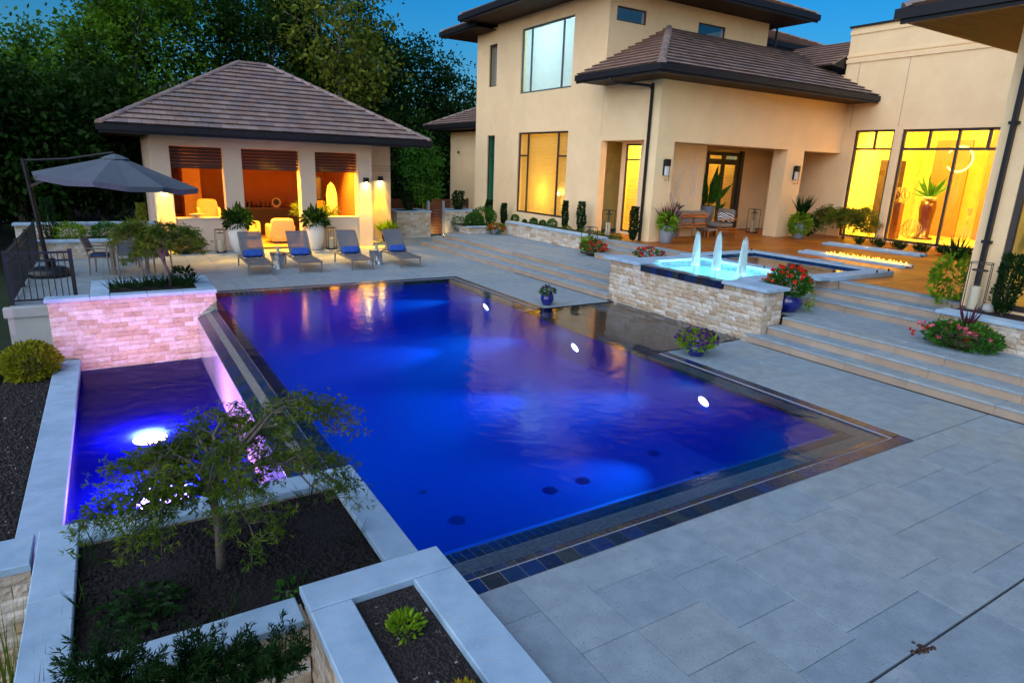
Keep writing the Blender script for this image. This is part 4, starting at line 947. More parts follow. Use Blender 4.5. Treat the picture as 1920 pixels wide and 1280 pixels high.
window(house, 'y', 13.53, 6.15, 7.38, 7.44, 7.86, [], [], .04, F, M['pane_sky'], .04); window(house, 'y', 13.53, 9.72, 11.06, 7.44, 7.86, [], [], .04, F, M['pane_sky'], .04)
w = window(house, 'x', 6.75, 12.15, 13.3, .98, 3.78, [(12.45, 3.3, 3.76)], [(3.3, 12.17, 13.28)], .05, F, M['pane_lit'], .02)
blind(w, 'x', 6.95, 12.12, 13.35, 1.02, 3.75, .075, M['blind'], .9, .055)
window(house, 'x', 14.85, 9.13, 10.52, .93, 4.61, [(9.8, 4.0, 4.59)], [(3.98, 9.15, 10.5)], .07, F, M['pane_lit'], .06, .08)
window(house, 'x', 14.85, 4.6, 8.875, .93, 4.60, [(7.15, .95, 4.58), (8.02, 4.0, 4.58), (6.3, 4.0, 4.58), (5.4, .95, 4.58)], [(3.98, 4.62, 8.86)], .08, F, M['pane_lit'], .06, .08)
window(house, 'x', 4.7, -3.2, 1.36, .94, 4.35, [(-.2, .96, 4.33), (-1.7, .96, 4.33)], [], .09, F, M['pane_lit'], .03, .08)
# porch door
d = MB()
for a, b in ((11.25, 11.36), (12.05, 12.22), (12.86, 13.0)): d.box(a, b, 13.86, 13.93, .9, 3.75)
d.box(11.36, 12.86, 13.862, 13.928, 3.3, 3.5); d.box(11.36, 12.86, 13.862, 13.928, .9, 1.05); d.box(11.36, 12.86, 13.862, 13.928, 3.62, 3.75)
door = d.build('door', M['frame'], house)
for a, b in ((11.36, 12.05), (12.22, 12.86)): B(a, b, 13.89, 13.896, 1.05, 3.3).build('pane', M['pane_lit'], door)
B(11.36, 12.86, 13.89, 13.896, 3.5, 3.62).build('pane', M['pane_lit'], door)
blind(door, 'y', 13.99, 11.3, 12.95, 1.0, 3.35, .07, M['blind'], .5, .055)
B(13.02, 13.2, 13.8, 13.897, .9, 3.82).build('door_jamb', M['frame'], house)

# rooms behind the lit windows
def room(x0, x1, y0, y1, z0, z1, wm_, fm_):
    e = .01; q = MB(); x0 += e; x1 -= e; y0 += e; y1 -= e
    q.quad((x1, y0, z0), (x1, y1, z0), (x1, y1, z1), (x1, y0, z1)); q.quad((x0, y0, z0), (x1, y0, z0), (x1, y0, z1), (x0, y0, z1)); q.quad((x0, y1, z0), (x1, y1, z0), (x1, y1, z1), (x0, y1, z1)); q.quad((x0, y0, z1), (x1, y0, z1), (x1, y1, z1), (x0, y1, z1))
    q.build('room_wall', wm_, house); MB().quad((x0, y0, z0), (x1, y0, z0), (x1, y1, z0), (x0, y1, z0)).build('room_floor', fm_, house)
WARM = (1.0, 0.62, 0.10); YEL = (1.0, 0.62, 0.07)
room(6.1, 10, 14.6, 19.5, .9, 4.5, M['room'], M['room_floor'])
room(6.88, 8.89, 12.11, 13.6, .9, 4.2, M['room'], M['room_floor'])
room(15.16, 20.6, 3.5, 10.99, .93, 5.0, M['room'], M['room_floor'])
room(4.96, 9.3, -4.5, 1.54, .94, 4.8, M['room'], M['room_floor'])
room(6.1, 9.5, 14.6, 19.5, 5.2, 8.1, P('white_wall', (0.8, 0.82, 0.82), .9), M['room_floor'])
q = MB(); q.quad((9.06, 14.06, .9), (14.8, 14.06, .9), (14.8, 16, .9), (9.06, 16, .9)); q.quad((9.06, 16, .9), (14.8, 16, .9), (14.8, 16, 4.2), (9.06, 16, 4.2)); q.quad((9.06, 14.06, 4.15), (14.8, 14.06, 4.15), (14.8, 16, 4.15), (9.06, 16, 4.15)); q.build('room_wall', M['room'], house)
def lampthing(name, loc, label, energy, color, size, cat='lamp', kind='POINT', aim=None):
    t = thing(name, loc, label, cat); x, y, z = loc
    MB().lathe([(.001, 0), (.16, 0), (.17, .03), (.12, .05), (.001, .05)], (x, y, z), 18).build('fixture', M['white_ceramic'], t)
    MB().lathe([(.001, -.012), (.12, -.01), (.13, 0)], (x, y, z), 18).build('diffuser', M.setdefault('diff', emis('lamp_diffuser', (1.0, 0.75, 0.3), 12)), t)
    light(name + '_light', kind, (x, y, z - .12), energy, color, t, size, aim=aim, spot=165 if kind == 'SPOT' else None, blend=.3); return t
lampthing('ceiling_lamp', (15.9, 9.3, 4.93), 'round ceiling lamp in the yellow room behind the narrow tall window', 1300, YEL, .4, kind='SPOT', aim=(20.5, 9.3, 2.2))
lampthing('ceiling_lamp', (15.9, 6.4, 4.93), 'round ceiling lamp in the yellow room behind the wide tall window', 1500, YEL, .4, kind='SPOT', aim=(20.5, 6.6, 2.2))
lampthing('ceiling_lamp', (7.4, 0.2, 4.73), 'round ceiling lamp in the right wing room', 90, YEL, .3)
lampthing('ceiling_lamp', (7.9, 12.9, 3.78), 'round ceiling lamp in the alcove room beside the porch', 170, WARM, .2)
lampthing('ceiling_lamp', (12.0, 15.0, 4.08), 'round ceiling lamp behind the porch door', 90, WARM, .2)
lampthing('ceiling_lamp', (7.6, 17.0, 8.05), 'added cool white light brightening the pale shade of the upper window', 170, (.55, .88, 1.0), .4)  # added light: brightens the upper window in place of sky reflected in its glass
# table lamp behind the blind
t = thing('table_lamp', (7.0, 17.0, .9), 'glowing table lamp behind the blind of the big lower window', 'table lamp')
MB().box(6.7, 7.4, 16.6, 17.4, .9, 1.45).build('table', M['wood_dark'], t); MB().lathe([(.1, .55), (.05, .62), (.09, .8), (.03, .98), (.03, 1.1)], (7.0, 17.0, .9), 14).build('stem', M['white_ceramic'], t, smooth=True)
MB().lathe([(.26, 1.05), (.13, 1.55)], (7.0, 17.0, .9), 20).build('lamp_shade', M['shade'], t, smooth=True); light('table_lamp_light', 'POINT', (6.75, 17.0, 2.0), 70, WARM, t, .12); light('room_light', 'POINT', (7.6, 16.9, 3.6), 26, WARM, t, .4)
# roofs
porch = MB()
c0, c1, c2 = Vector((4.75, 9.9, 5.68)), Vector((14.84, 9.9, 5.68)), Vector((4.75, 13.3, 5.68)); ks = .5
ap = Vector((4.75 + 3.63, 13.53, 5.68 + 3.63 * ks)); tr_ = Vector((14.84, 13.53, ap.z)); tl_ = Vector((5.85, 13.53, 5.68 + 1.1 * ks)); tl0 = Vector((4.75, 13.53, 5.68))
porch.add([c0, c1, tr_, ap, tl0], [(0, 1, 2, 3), (0, 3, 4)]); porch.add([c0, c1, Vector((14.84, 13.53, 5.68)), tl0], [(3, 2, 1, 0)])
pr = porch.build('roof', M['dark_metal'], house)
roof_face(pr, c0, c1, ap, tr_, True, seed=3); roof_face(pr, tl0, c0, ap, ap, False, seed=4)
hip_caps(pr, c0, ap); gm = MB(); gm.box(4.66, 14.84, 9.81, 9.92, 5.53, 5.69); gm.box(4.66, 4.77, 9.921, 13.53, 5.53, 5.69); gm.build('gutter', M['dark_metal'], pr); B(4.77, 14.84, 9.92, 13.52, 5.5, 5.53).build('soffit', M['soffit'], pr)
gm = MB(); gm.box(4.72, 14.84, 9.87, 9.92, 5.46, 5.529); gm.box(4.72, 4.77, 9.921, 13.53, 5.46, 5.529); gm.build('fascia', M['dark_metal'], pr)
hip_roof(house, 'roof', 4.5, 14.2, 12.25, 20.95, 8.48, .42, 'x', soff=M['soffit'], thick=.17)
hip_roof(house, 'roof', 4.95, 13.0, 20.5, 23.6, 8.30, .42, 'x', soff=M['soffit'], faces='L', thick=.17, gut='LB')
hip_roof(house, 'roof', 6.05, 13.0, 20.5, 27.9, 4.72, .45, 'y', soff=M['soffit'], faces='FLB')
wr = hip_roof(house, 'roof', 3.55, 12.0, -9.0, 3.1, 5.66, .5, 'y', faces='LB', thick=.15)
for k in range(9): B(3.58, 9.5, 3.06 - .14 * (k + 1) + .006, 3.06 - .14 * k, 5.475, 5.5).build('soffit_board', M['soffit'], wr)
for k in range(45): B(3.58, 4.72, 1.8 - .14 * (k + 1) + .006, 1.8 - .14 * k, 5.475, 5.5).build('soffit_board', M['soffit'], wr)
# roof slopes seen behind the parapet
hip_roof(house, 'roof', 13.4, 22, 14.6, 22, 8.05, .4, 'x', soff=M['soffit'], faces='FL')
rf = MB(); a0, a1 = Vector((14.1, 11.3, 6.75)), Vector((14.1, 15.0, 6.75)); b0, b1 = Vector((16.5, 11.3, 7.9)), Vector((16.5, 15.0, 7.9)); rf.add([a0, a1, b1, b0, Vector((16.5, 11.3, 6.6)), Vector((16.5, 15, 6.6))], [(0, 3, 2, 1), (0, 4, 3), (1, 2, 5), (0, 1, 5, 4)])
rr_ = rf.build('roof', M['dark_metal'], house); roof_face(rr_, a1, a0, b1, b0, False, seed=9)
# downspouts
ds = MB(); ds.sbar((5.79, 11.27, 5.4), (5.79, 11.27, .9), .075, .055, (0, 1, 0)); ds.tube([(4.7, 11.9, 5.5), (4.75, 11.85, 5.38), (5.72, 11.3, 5.33), (5.79, 11.27, 5.2)], .04, 8); ds.build('downspout', M['dark_metal'], house)
ds = MB(); ds.sbar((4.64, 1.6, 5.2), (4.64, 1.6, .93), .10, .06, (0, 1, 0)); ds.tube([(3.62, 1.1, 5.5), (3.7, 1.15, 5.36), (4.55, 1.55, 5.3), (4.64, 1.6, 5.1)], .05, 8)
for z in (2.0, 3.9): ds.box(4.6, 4.69, 1.53, 1.67, z, z + .05)
ds.build('downspout', M['dark_metal'], house)
ds = MB(); ds.bar((13.6, 13.4, 8.2), (13.6, 13.4, 7.5), .04); ds.build('downspout', M['dark_metal'], house)

# ------------------------------------------------------------------ pavilion
pav = thing('pavilion', (-3.2, 21.5, 0), 'open cream pool pavilion with a hipped brown tile roof and glowing orange interior', 'pavilion')
SP = M['stucco_pav']
for a, b in ((-6.7, -6.2), (-4.72, -4.18), (-2.38, -1.88), (-.41, .08)): B(a, b, 18.95, 19.4, 0, 3.18).build('pillar', SP, pav)
B(-6.7, .08, 18.947, 19.403, 3.18, 3.56).build('lintel', SP, pav)
for a, b in ((-6.198, -4.722), (-1.878, -.412)):
    B(a, b, 18.99, 19.3, 0, 1.0).build('low_wall', SP, pav); CB(a, b, 18.96, 19.35, 1.0, 1.04, .008).build('sill', SP, pav)
wall_panel('wall', pav, 'x', -6.7, 19.405, 24.3, 0, 3.56, [(19.62, 19.9, .9, 3.1), (20.1, 20.38, .9, 3.1), (20.58, 20.86, .9, 3.1)], .3, SP)
B(.08, 1.35, 20.45, 20.75, 0, 3.56).build('wall', SP, pav); B(-.2, .08, 19.4, 24.3, 0, 3.56).build('wall', SP, pav)
B(1.1, 1.35, 20.75, 24.3, 0, 3.56).build('wall', SP, pav)
for z in (2.6, 2.68, 2.76): B(.08, 1.353, 20.44, 20.452, z, z + .015).build('groove', M['taupe'], pav)
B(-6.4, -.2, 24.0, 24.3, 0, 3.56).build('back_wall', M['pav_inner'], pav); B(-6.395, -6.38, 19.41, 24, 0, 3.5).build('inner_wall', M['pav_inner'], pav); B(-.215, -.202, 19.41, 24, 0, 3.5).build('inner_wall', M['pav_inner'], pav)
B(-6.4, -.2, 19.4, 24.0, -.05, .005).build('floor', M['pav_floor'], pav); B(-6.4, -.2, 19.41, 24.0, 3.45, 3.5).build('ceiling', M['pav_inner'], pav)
for a, b in ((-6.2, -4.72), (-4.18, -2.38), (-1.88, -.41)):
    sh_ = MB(); sh_.box(a + .01, b - .01, 19.2, 19.23, 2.53, 2.58); sh_ = sh_.build('screen', M['wood_dark'], pav)
    for k in range(6): MB().obox(((a + b) / 2, 19.16, 2.63 + k * .098), ((b - a) / 2 - .01, 0, 0), (0, .016, 0), (0, .012, .043)).build('slat', M['wood_dark'], sh_)
B(-5.62, -5.05, 22.3, 22.9, 0, 3.45).build('chimney_breast', P('orange_plaster', (0.62, 0.33, 0.12), .85), pav)
B(-6.37, -5.65, 23.2, 23.98, .85, 2.5).build('cabinet', M['wood_red'], pav); B(-6.37, -5.63, 23.1, 23.98, 0, .84).build('counter', M['pav_inner'], pav)
B(-3.6, -1.2, 23.2, 23.9, 0, 1.0).build('counter', M['wood_dark'], pav); B(-3.65, -1.15, 23.15, 23.95, 1.0, 1.05).build('counter_top', M['wood_red'], pav)
pvr = hip_roof(pav, 'roof', -7.9, 1.78, 17.8, 26.5, 3.66, .55, 'x', single='F', soff=M['soffit'], thick=.15)
for i, (x, y, e) in enumerate(((-5.2, 20.7, 130), (-3.2, 20.3, 340), (-1.2, 20.6, 300))):
    t = thing('recessed_light', (x, y, 3.44), ['small recessed ceiling light by the chimney side of the pavilion', 'small recessed ceiling light in the middle of the pavilion', 'small recessed ceiling light above the leaning boards in the pavilion'][i], 'ceiling light')
    MB().lathe([(.09, 0), (.1, -.012), (.07, -.014)], (x, y, 3.449), 16).build('rim', M['alu'], t); MB().lathe([(.001, -.008), (.07, -.008)], (x, y, 3.449), 16).build('lens', M['diff'], t)
    light('recessed_lamp', 'SPOT', (x, y, 3.40), e * 3.6, (1.0, .50, .03), t, .08, aim=(x, y - .9, 0), spot=124, blend=.9)
# wall washers
def washer(x, y, z, label, e=520):
    t = thing('wall_washer', (x, y, z), label, 'wall lamp', 'pavilion wall lamps')
    CB(x - .085, x + .085, y - .13, y, z - .06, z + .1, .006).build('housing', M['dark_metal'], t)
    MB().lathe([(.001, 0), (.06, 0)], (x, y - .07, z - .062), 14).build('lens', M.setdefault('lens_w', emis('washer_lens', (1, .78, .3), 60)), t)
    light('washer_lamp', 'SPOT', (x, y - .075, z - .08), e, (1.0, .50, .0), t, .03, aim=(x, y - .02, 0), spot=40, blend=.5)
    light('washer_glow', 'SPOT', (x, y - .09, z - .07), e * .13, (1.0, .55, .03), t, .03, aim=(x, y + .03, z - .6), spot=88, blend=.9)
washer(-.16, 18.945, 2.28, 'small dark box wall lamp washing the front pillar of the pavilion yellow')
washer(.92, 20.44, 2.30, 'small dark box wall lamp on the set-back pavilion wall beside the fern')
washer(-6.45, 18.945, 2.0, 'small dark box wall lamp on the pavilion pillar behind the parasol')
# ------------------------------------------------------------------ loungers with lumbar pillows
def lounger(loc, rz, label):
    t = thing('sun_lounger', loc, label, 'sun lounger', 'loungers in front of the pavilion', rz)
    fr = MB()
    for s in (-1, 1): fr.sbar((s * .29, 0, .29), (s * .29, 1.95, .29), .03, .05)
    fr.sbar((-.275, .015, .29), (.275, .015, .29), .03, .045); fr.sbar((-.275, 1.9, .29), (.275, 1.9, .29), .03, .045); fr.sbar((-.275, 1.1, .27), (.275, 1.1, .27), .03, .03)
    fr.build('frame', M['alu'], t, local=True)
    for s in (-1, 1):
        for y in (.06, 1.78): MB().sbar((s * .29, y, .27), (s * .3, y + (-.02 if y < 1 else .03), 0), .035, .035, (0, 1, 0)).build('leg', M['alu'], t, local=True)
    sl = MB(); n = 8
    for k in range(n):
        y0, y1 = .04 + k * 1.06 / n, .04 + (k + 1) * 1.06 / n; z = lambda y: .305 - .018 * math.sin(math.pi * min(1, max(0, (y - .04) / 1.06)))
        sl.add([(-.275, y0, z(y0)), (.275, y0, z(y0)), (.275, y1, z(y1)), (-.275, y1, z(y1)), (-.275, y0, z(y0) - .008), (.275, y0, z(y0) - .008), (.275, y1, z(y1) - .008), (-.275, y1, z(y1) - .008)], [(0, 1, 2, 3), (4, 7, 6, 5), (0, 4, 5, 1), (2, 6, 7, 3), (0, 3, 7, 4), (1, 5, 6, 2)])
    sl.build('seat_sling', M['sling'], t, local=True)
    a, b = Vector((0, 1.12, .31)), Vector((0, 1.66, .94)); bs_ = MB(); d = b - a; nn = Vector((0, -d.z, d.y)).normalized()
    bs_.obox((a + b) / 2, (.265, 0, 0), d / 2 * .97, nn * .005); bs_.build('back_sling', M['sling'], t, local=True)
    bf = MB()
    for s in (-1, 1): bf.sbar(a + Vector((s * .285, 0, 0)), b + Vector((s * .285, 0, 0)), .03, .03)
    bf.sbar(b + Vector((-.27, 0, 0)), b + Vector((.27, 0, 0)), .03, .03); bf.sbar(a * .2 + b * .8 + Vector((-.27, 0.012, 0)), a * .2 + b * .8 + Vector((.27, .012, 0)), .02, .02)
    bf.build('back_frame', M['alu'], t, local=True)
    MB().sbar((-.2, 1.42, .62), (-.2, 1.72, .3), .02, .02).sbar((.2, 1.42, .62), (.2, 1.72, .3), .02, .02).build('back_strut', M['alu'], t, local=True)
    return t
LL = ((-4.735, 'grey sling sun lounger beside the black lantern at the planter end of the row', 'beside the black lantern at the planter end'), (-3.465, 'grey sling sun lounger between the stump table and the white pot', 'between the stump table and the white pot'), (-2.035, 'grey sling sun lounger in front of the second black lantern', 'in front of the second black lantern'), (-.595, 'grey sling sun lounger at the step end of the row by the bright pillar', 'at the step end of the row'))
for x, lb, pl_ in LL:
    lounger((x, 13.84, 0), rad(-1.2), lb)
    p = thing('pillow', (x + .02, 14.93, .31), 'bright blue lumbar pillow on the lounger ' + pl_, 'pillow', 'blue lounger pillows', rad(-1.2))
    mb = MB().rbox(0, 0, 0, .50, .15, .21); o = mb.build('cover', M['blue_fabric'], p, local=True, smooth=True); o.location = (0, .07, .105); o.rotation_euler = (rad(-38), 0, 0)
    for s in (-1, 1):
        tf = MB().lathe([(.001, 0), (.018, .012), (.001, .035)], (0, 0, 0), 8).build('knot', M['blue_fabric'], p, local=True); tf.location = (s * .25, .07, .1); tf.rotation_euler = (0, s * rad(90), 0)
def stump(loc, label, seed):
    t = thing('stump_table', loc, label, 'side table', 'silver stump tables'); x, y, z = loc; r = random.Random(seed); mb = MB(); n = 22
    ph = [r.uniform(0, 6.28) for _ in range(4)]
    rr = lambda k, h: .19 * (1 + .14 * math.sin(3 * k + ph[0]) + .1 * math.sin(5 * k + ph[1] + h * 3) + .08 * math.sin(9 * k + ph[2])) * (1.05 - .3 * math.sin(math.pi * h) * (.5 + .5 * math.sin(2 * k + ph[3])))
    for j in range(8):
        h = j / 7
        for i in range(n):
            a = 6.283 * i / n; q = rr(a, h); mb.v.append((x + q * math.cos(a), y + q * math.sin(a), z + h * .42))
    for j in range(7):
        for i in range(n): mb.f.append((j * n + i, j * n + (i + 1) % n, (j + 1) * n + (i + 1) % n, (j + 1) * n + i))
    mb.f.append(tuple(7 * n + i for i in range(n))); mb.build('body', M['silver'], t, smooth=False)
def hurricane(loc, label):
    t = thing('glass_hurricane', loc, label, 'candle holder', 'glass hurricanes on the stump tables')
    MB().lathe([(.07, .005), (.075, .02), (.085, .12), (.1, .22), (.085, .33), (.092, .36)], loc, 20).build('glass', M['glass'], t, smooth=True); MB().lathe([(.001, .0), (.075, 0), (.07, .012), (.001, .012)], loc, 18).build('base', M['silver'], t); MB().lathe([(.04, .013), (.04, .16), (.001, .165)], loc, 14).build('candle', M['candle'], t)
stump((-4.06, 15.0, 0), 'silver tree-stump side table between the first two loungers', 1); stump((-1.29, 14.82, 0), 'silver tree-stump side table beside the step-end lounger', 2)
hurricane((-4.06, 15.0, .425), 'clear glass hurricane with candle on the stump table near the white pot'); hurricane((-1.29, 14.82, .425), 'clear glass hurricane with candle on the stump table at the step end')

# ------------------------------------------------------------------ lanterns
def lantern(loc, w, h, label, cyl=True, rz=0.0):
    t = thing('lantern', loc, label, 'lantern', None, rz); a = w / 2; fr = MB(); q = .012
    for sx_ in (-1, 1):
        for sy in (-1, 1): fr.sbar((sx_ * a, sy * a, 0), (sx_ * a, sy * a, h), q, q, (0, 1, 0))
    for z in (h, .03):
        for s in (-1, 1): fr.sbar((-a, s * a, z), (a, s * a, z), q, q); fr.sbar((s * a, -a, z), (s * a, a, z), q, q)
    fr.sbar((-a, 0, h), (a, 0, h), q, q); fr.sbar((0, 0, h), (0, 0, h * .88), q, q, (0, 1, 0))
    fr.build('frame', M['iron'], t, local=True); CB(-a, a, -a, a, .0, .03, .004).build('base', M['iron'], t, local=True)
    g_ = MB().lathe([(a * .72, .035), (a * .72, h * .85)], (0, 0, 0), 20).build('glass', M['glass'], t, local=True, smooth=True)
    MB().lathe([(a * .55, .032), (a * .55, h * .5), (a * .5, h * .52), (.001, h * .51)], (0, 0, 0), 18).build('candle', M['candle'], t, local=True, smooth=True)
    fr2 = MB().lathe([(a * .76, h * .84), (a * .76, h * .865), (a * .3, h * .88), (.001, h * .88)], (0, 0, 0), 18).build('cap', M['iron'], t, local=True)
lantern((-5.05, 18.5, 0), .27, .72, 'black frame lantern with cream candle by the low pavilion wall beside the orange flowers'); lantern((-1.58, 18.45, 0), .27, .72, 'black frame lantern with cream candle between the second white pot and the lit pillar')
lantern((4.55, 12.15, .45), .34, .80, 'tall black lantern with pillar candle on the landing beside the red flowers'); lantern((5.6, 12.55, .9), .28, .82, 'tall black lantern with candle in the planting bed by the alcove window')
lantern((4.32, 1.47, .9), .30, .80, 'tall black lantern with thick cream candle on the wing planter', rz=.3); lantern((12.3, 12.3, .9), .3, .85, 'plain black frame lantern standing at the back of the porch')

# ------------------------------------------------------------------ parasol
um = thing('cantilever_parasol', (-9.3, 15.4, 0), 'dark grey octagonal cantilever parasol on a heavy round base', 'parasol')
MB().lathe([(.001, 0), (.44, 0), (.47, .05), (.45, .14), (.36, .2), (.1, .22), (.001, .22)], (-9.3, 15.4, 0), 28).build('base', M['iron'], um, smooth=True)
MB().tube([(-9.3, 15.4, .2), (-9.37, 15.4, 1.4), (-9.46, 15.4, 2.72)], .05, 10).build('pole', M['dark_metal'], um); MB().tube([(-9.2, 15.42, .22), (-9.2, 15.42, .42)], .06, 10).build('socket', M['iron'], um)
MB().tube([(-9.46, 15.4, 2.68), (-8.6, 15.1, 2.75), (-7.68, 14.6, 2.93)], .025, 8).build('arm', M['dark_metal'], um); MB().sbar((-9.42, 15.4, 2.1), (-9.0, 15.2, 2.3), .06, .06).build('crank_arm', M['dark_metal'], um)
cv = MB(); hub = Vector((-7.66, 14.6, 2.84)); n = 8; rim_ = []
tilt = lambda x: -.085 * (x - hub.x)
for k in range(n):
    a = 2 * math.pi * (k + .5) / n + .12; rr = 1.72; x, y = hub.x + rr * math.cos(a), hub.y + rr * math.sin(a); rim_.append(Vector((x, y, 2.30 + tilt(x))))
vt = [hub + Vector((.16 * math.cos(2 * math.pi * (k + .5) / n + .12), .16 * math.sin(2 * math.pi * (k + .5) / n + .12), -.03)) for k in range(n)]
for k in range(n):
    a, b = rim_[k], rim_[(k + 1) % n]; p, q = vt[k], vt[(k + 1) % n]; seg = 6; prev = None
    for s in range(seg + 1):
        u = s / seg; e0 = p.lerp(a, u); e1 = q.lerp(b, u); mid = e0.lerp(e1, .5); mid.z -= .05 * u; row = [e0, e0.lerp(mid, .5), mid, mid.lerp(e1, .5), e1]
        if prev:
            for i in range(4): cv.quad(prev[i], row[i], row[i + 1], prev[i + 1])
        prev = row
    low = [w_ + Vector((0, 0, -.13)) + (hub - w_).normalized() * .03 for w_ in prev]
    for i in range(4): cv.quad(prev[i], low[i], low[i + 1], prev[i + 1])
can = cv.build('canopy', M['canvas'], um)
MB().lathe([(.30, -.055), (.2, .0), (.06, .05), (.001, .055)], tuple(hub), 8).build('vent', M['canvas'], um)
for k in range(n):
    a = rim_[k]; MB().bar(hub + Vector((0, 0, -.1)), a + Vector((0, 0, -.06)), .012).build('rib', M['dark_metal'], um)

# ------------------------------------------------------------------ railing
rl = thing('railing', (-9.3, 13.5, 0), 'black metal corner railing beside the parasol base', 'railing'); I = M['iron']
def rail_run(p, q, nb, posts):
    p, q = Vector(p), Vector(q)
    for z, hgt in ((1.0, .04), (.84, .03), (.08, .03)): MB().sbar(p + Vector((0, 0, z)), q + Vector((0, 0, z)), .04, hgt).build('rail', I, rl)
    for s in posts: c = p.lerp(q, s); B(c.x - .035, c.x + .035, c.y - .035, c.y + .035, 0.0, 1.06).build('post', I, rl)
    for k in range(1, nb): c = p.lerp(q, k / nb); MB().sbar(c + Vector((0, 0, .09)), c + Vector((0, 0, .985)), .016, .016, (0, 1, 0)).build('baluster', I, rl)
rail_run((-9.70, 11.98, 0), (-8.66, 11.98, 0), 10, (0, 1)); rail_run((-9.70, 12.02, 0), (-9.70, 18.1, 0), 52, (.33, .66, 1))

# ------------------------------------------------------------------ dining set
def chair(loc, rz, label, cush=True):
    t = thing('dining_chair', loc, label, 'chair', 'dining chairs by the garden wall', rz)
    for sx_ in (-1, 1):
        MB().tube([(sx_ * .24, .22, 0), (sx_ * .24, .2, .45), (sx_ * .23, .27, .7), (sx_ * .22, .36, .94)], .021, 6).build('leg', M['teak'], t, local=True); MB().bar((sx_ * .24, -.2, 0), (sx_ * .24, -.2, .63), .02).build('leg', M['teak'], t, local=True)
        MB().sbar((sx_ * .24, -.22, .64), (sx_ * .235, .26, .66), .045, .022).build('arm', M['teak'], t, local=True)
    CB(-.23, .23, -.22, .21, .41, .44, .005).build('seat', M['teak'], t, local=True)
    MB().obox((0, .285, .73), (.215, 0, 0), (0, .01, 0), (0, .035, .17)).build('backrest', M['sling'], t, local=True)
    if cush: MB().rbox(0, 0, .475, .44, .42, .08).build('cushion', M['navy'], t, local=True, smooth=True)
chair((-8.2, 15.4, 0), rad(75), 'teak dining chair with navy cushion turned side-on beside the parasol base'); chair((-7.65, 16.35, 0), rad(8), 'teak dining chair with dark back standing behind the table'); chair((-6.95, 15.3, 0), rad(-75), 'teak dining chair at the pavilion end of the table'); chair((-7.62, 14.6, 0), rad(180), 'teak dining chair on the pool side of the table', False)
dt = thing('dining_table', (-7.6, 15.45, 0), 'weathered teak dining table behind the planter shrub', 'table')
for k in range(7): CB(-8.05, -7.15, 15.02 + k * .125, 15.02 + k * .125 + .119, .71, .74, .004).build('plank', M['teak'], dt)
for x in (-7.98, -7.22):
    for y in (15.1, 15.8): B(x - .035, x + .035, y - .035, y + .035, 0, .71).build('leg', M['teak'], dt)

# ------------------------------------------------------------------ pavilion furniture
def armchair(loc, rz, label):
    t = thing('armchair', loc, label, 'armchair', 'cream armchairs in the pavilion', rz)
    MB().rbox(0, 0, .22, .8, .8, .36).build('seat_base', M['cream'], t, local=True, smooth=True); MB().rbox(0, -.05, .42, .6, .62, .2).build('seat_cushion', M['cream'], t, local=True, smooth=True)
    MB().rbox(0, .36, .52, .8, .2, .72).build('backrest', M['cream'], t, local=True, smooth=True)
    for s in (-1, 1): MB().rbox(s * .38, -.02, .4, .16, .78, .5).build('armrest', M['cream'], t, local=True, smooth=True)
    for sx_ in (-1, 1):
        for sy in (-1, 1): MB().bar((sx_ * .3, sy * .3, 0), (sx_ * .3, sy * .3, .08), .025).build('leg', M['wood_dark'], t, local=True)
armchair((-2.75, 20.7, .005), rad(180), 'cream armchair seen from behind in the pavilion doorway'); armchair((-3.75, 22.1, .005), rad(20), 'cream armchair facing out beside the dark counter'); armchair((-5.35, 20.9, .005), rad(150), 'cream armchair behind the low wall on the chimney side')
sb = thing('wing_chair', (-4.95, 21.6, .005), 'tall pale wing chair behind the pavilion low wall', 'chair')
MB().rbox(-4.95, 21.6, .3, .7, .7, .4).build('seat', M['cream'], sb, smooth=True); MB().rbox(-4.95, 21.92, .85, .7, .16, 1.2).build('backrest', M['cream'], sb, smooth=True); MB().rbox(-4.62, 21.7, .8, .12, .5, .75).build('wing', M['cream'], sb, smooth=True); MB().rbox(-5.28, 21.7, .8, .12, .5, .75).build('wing', M['cream'], sb, smooth=True)
bwl = MB().lathe([(.04, 0), (.1, .02), (.2, .1), (.21, .11), (.1, .04), (.001, .03)], (-5.6, 19.15, 1.045), 18); bwl.build('bowl', M['cream'], smooth=True, label='pale shallow bowl on the sill of the pavilion low wall', cat='bowl')
cl = thing('round_mirror', (-2.3, 22.9, 1.05), 'round pale framed mirror on the dark counter', 'mirror'); o = MB().lathe([(.14, 0), (.17, .02), (.17, .05), (.13, .05), (.12, .01)], (0, 0, 0), 24).build('frame', M['cream'], cl, local=True); o.location = (0, 0, .2); o.rotation_euler = (rad(90), 0, 0); o = MB().lathe([(.001, .015), (.125, .015)], (0, 0, 0), 24).build('mirror_glass', M['iron'], cl, local=True); o.location = (0, 0, .2); o.rotation_euler = (rad(90), 0, 0); B(-2.4, -2.2, 22.88, 22.98, 1.05, 1.08).build('foot', M['cream'], cl)
cl.location = (-2.3, 23.3, 1.05)
r = random.Random(5)
for k in range(7):
    x = -3.5 + k * .16; h = r.uniform(.14, .3); MB().lathe([(.001, 0), (.035, 0), (.035, h * .6), (.012, h * .75), (.012, h), (.001, h)], (x, 23.4 + r.uniform(-.1, .1), 1.05), 10).build('bottle', M['wood_dark' if k % 2 else 'iron'], smooth=True, label='small dark bottle standing on the pavilion counter', cat='bottle', group='bottles on the pavilion counter')
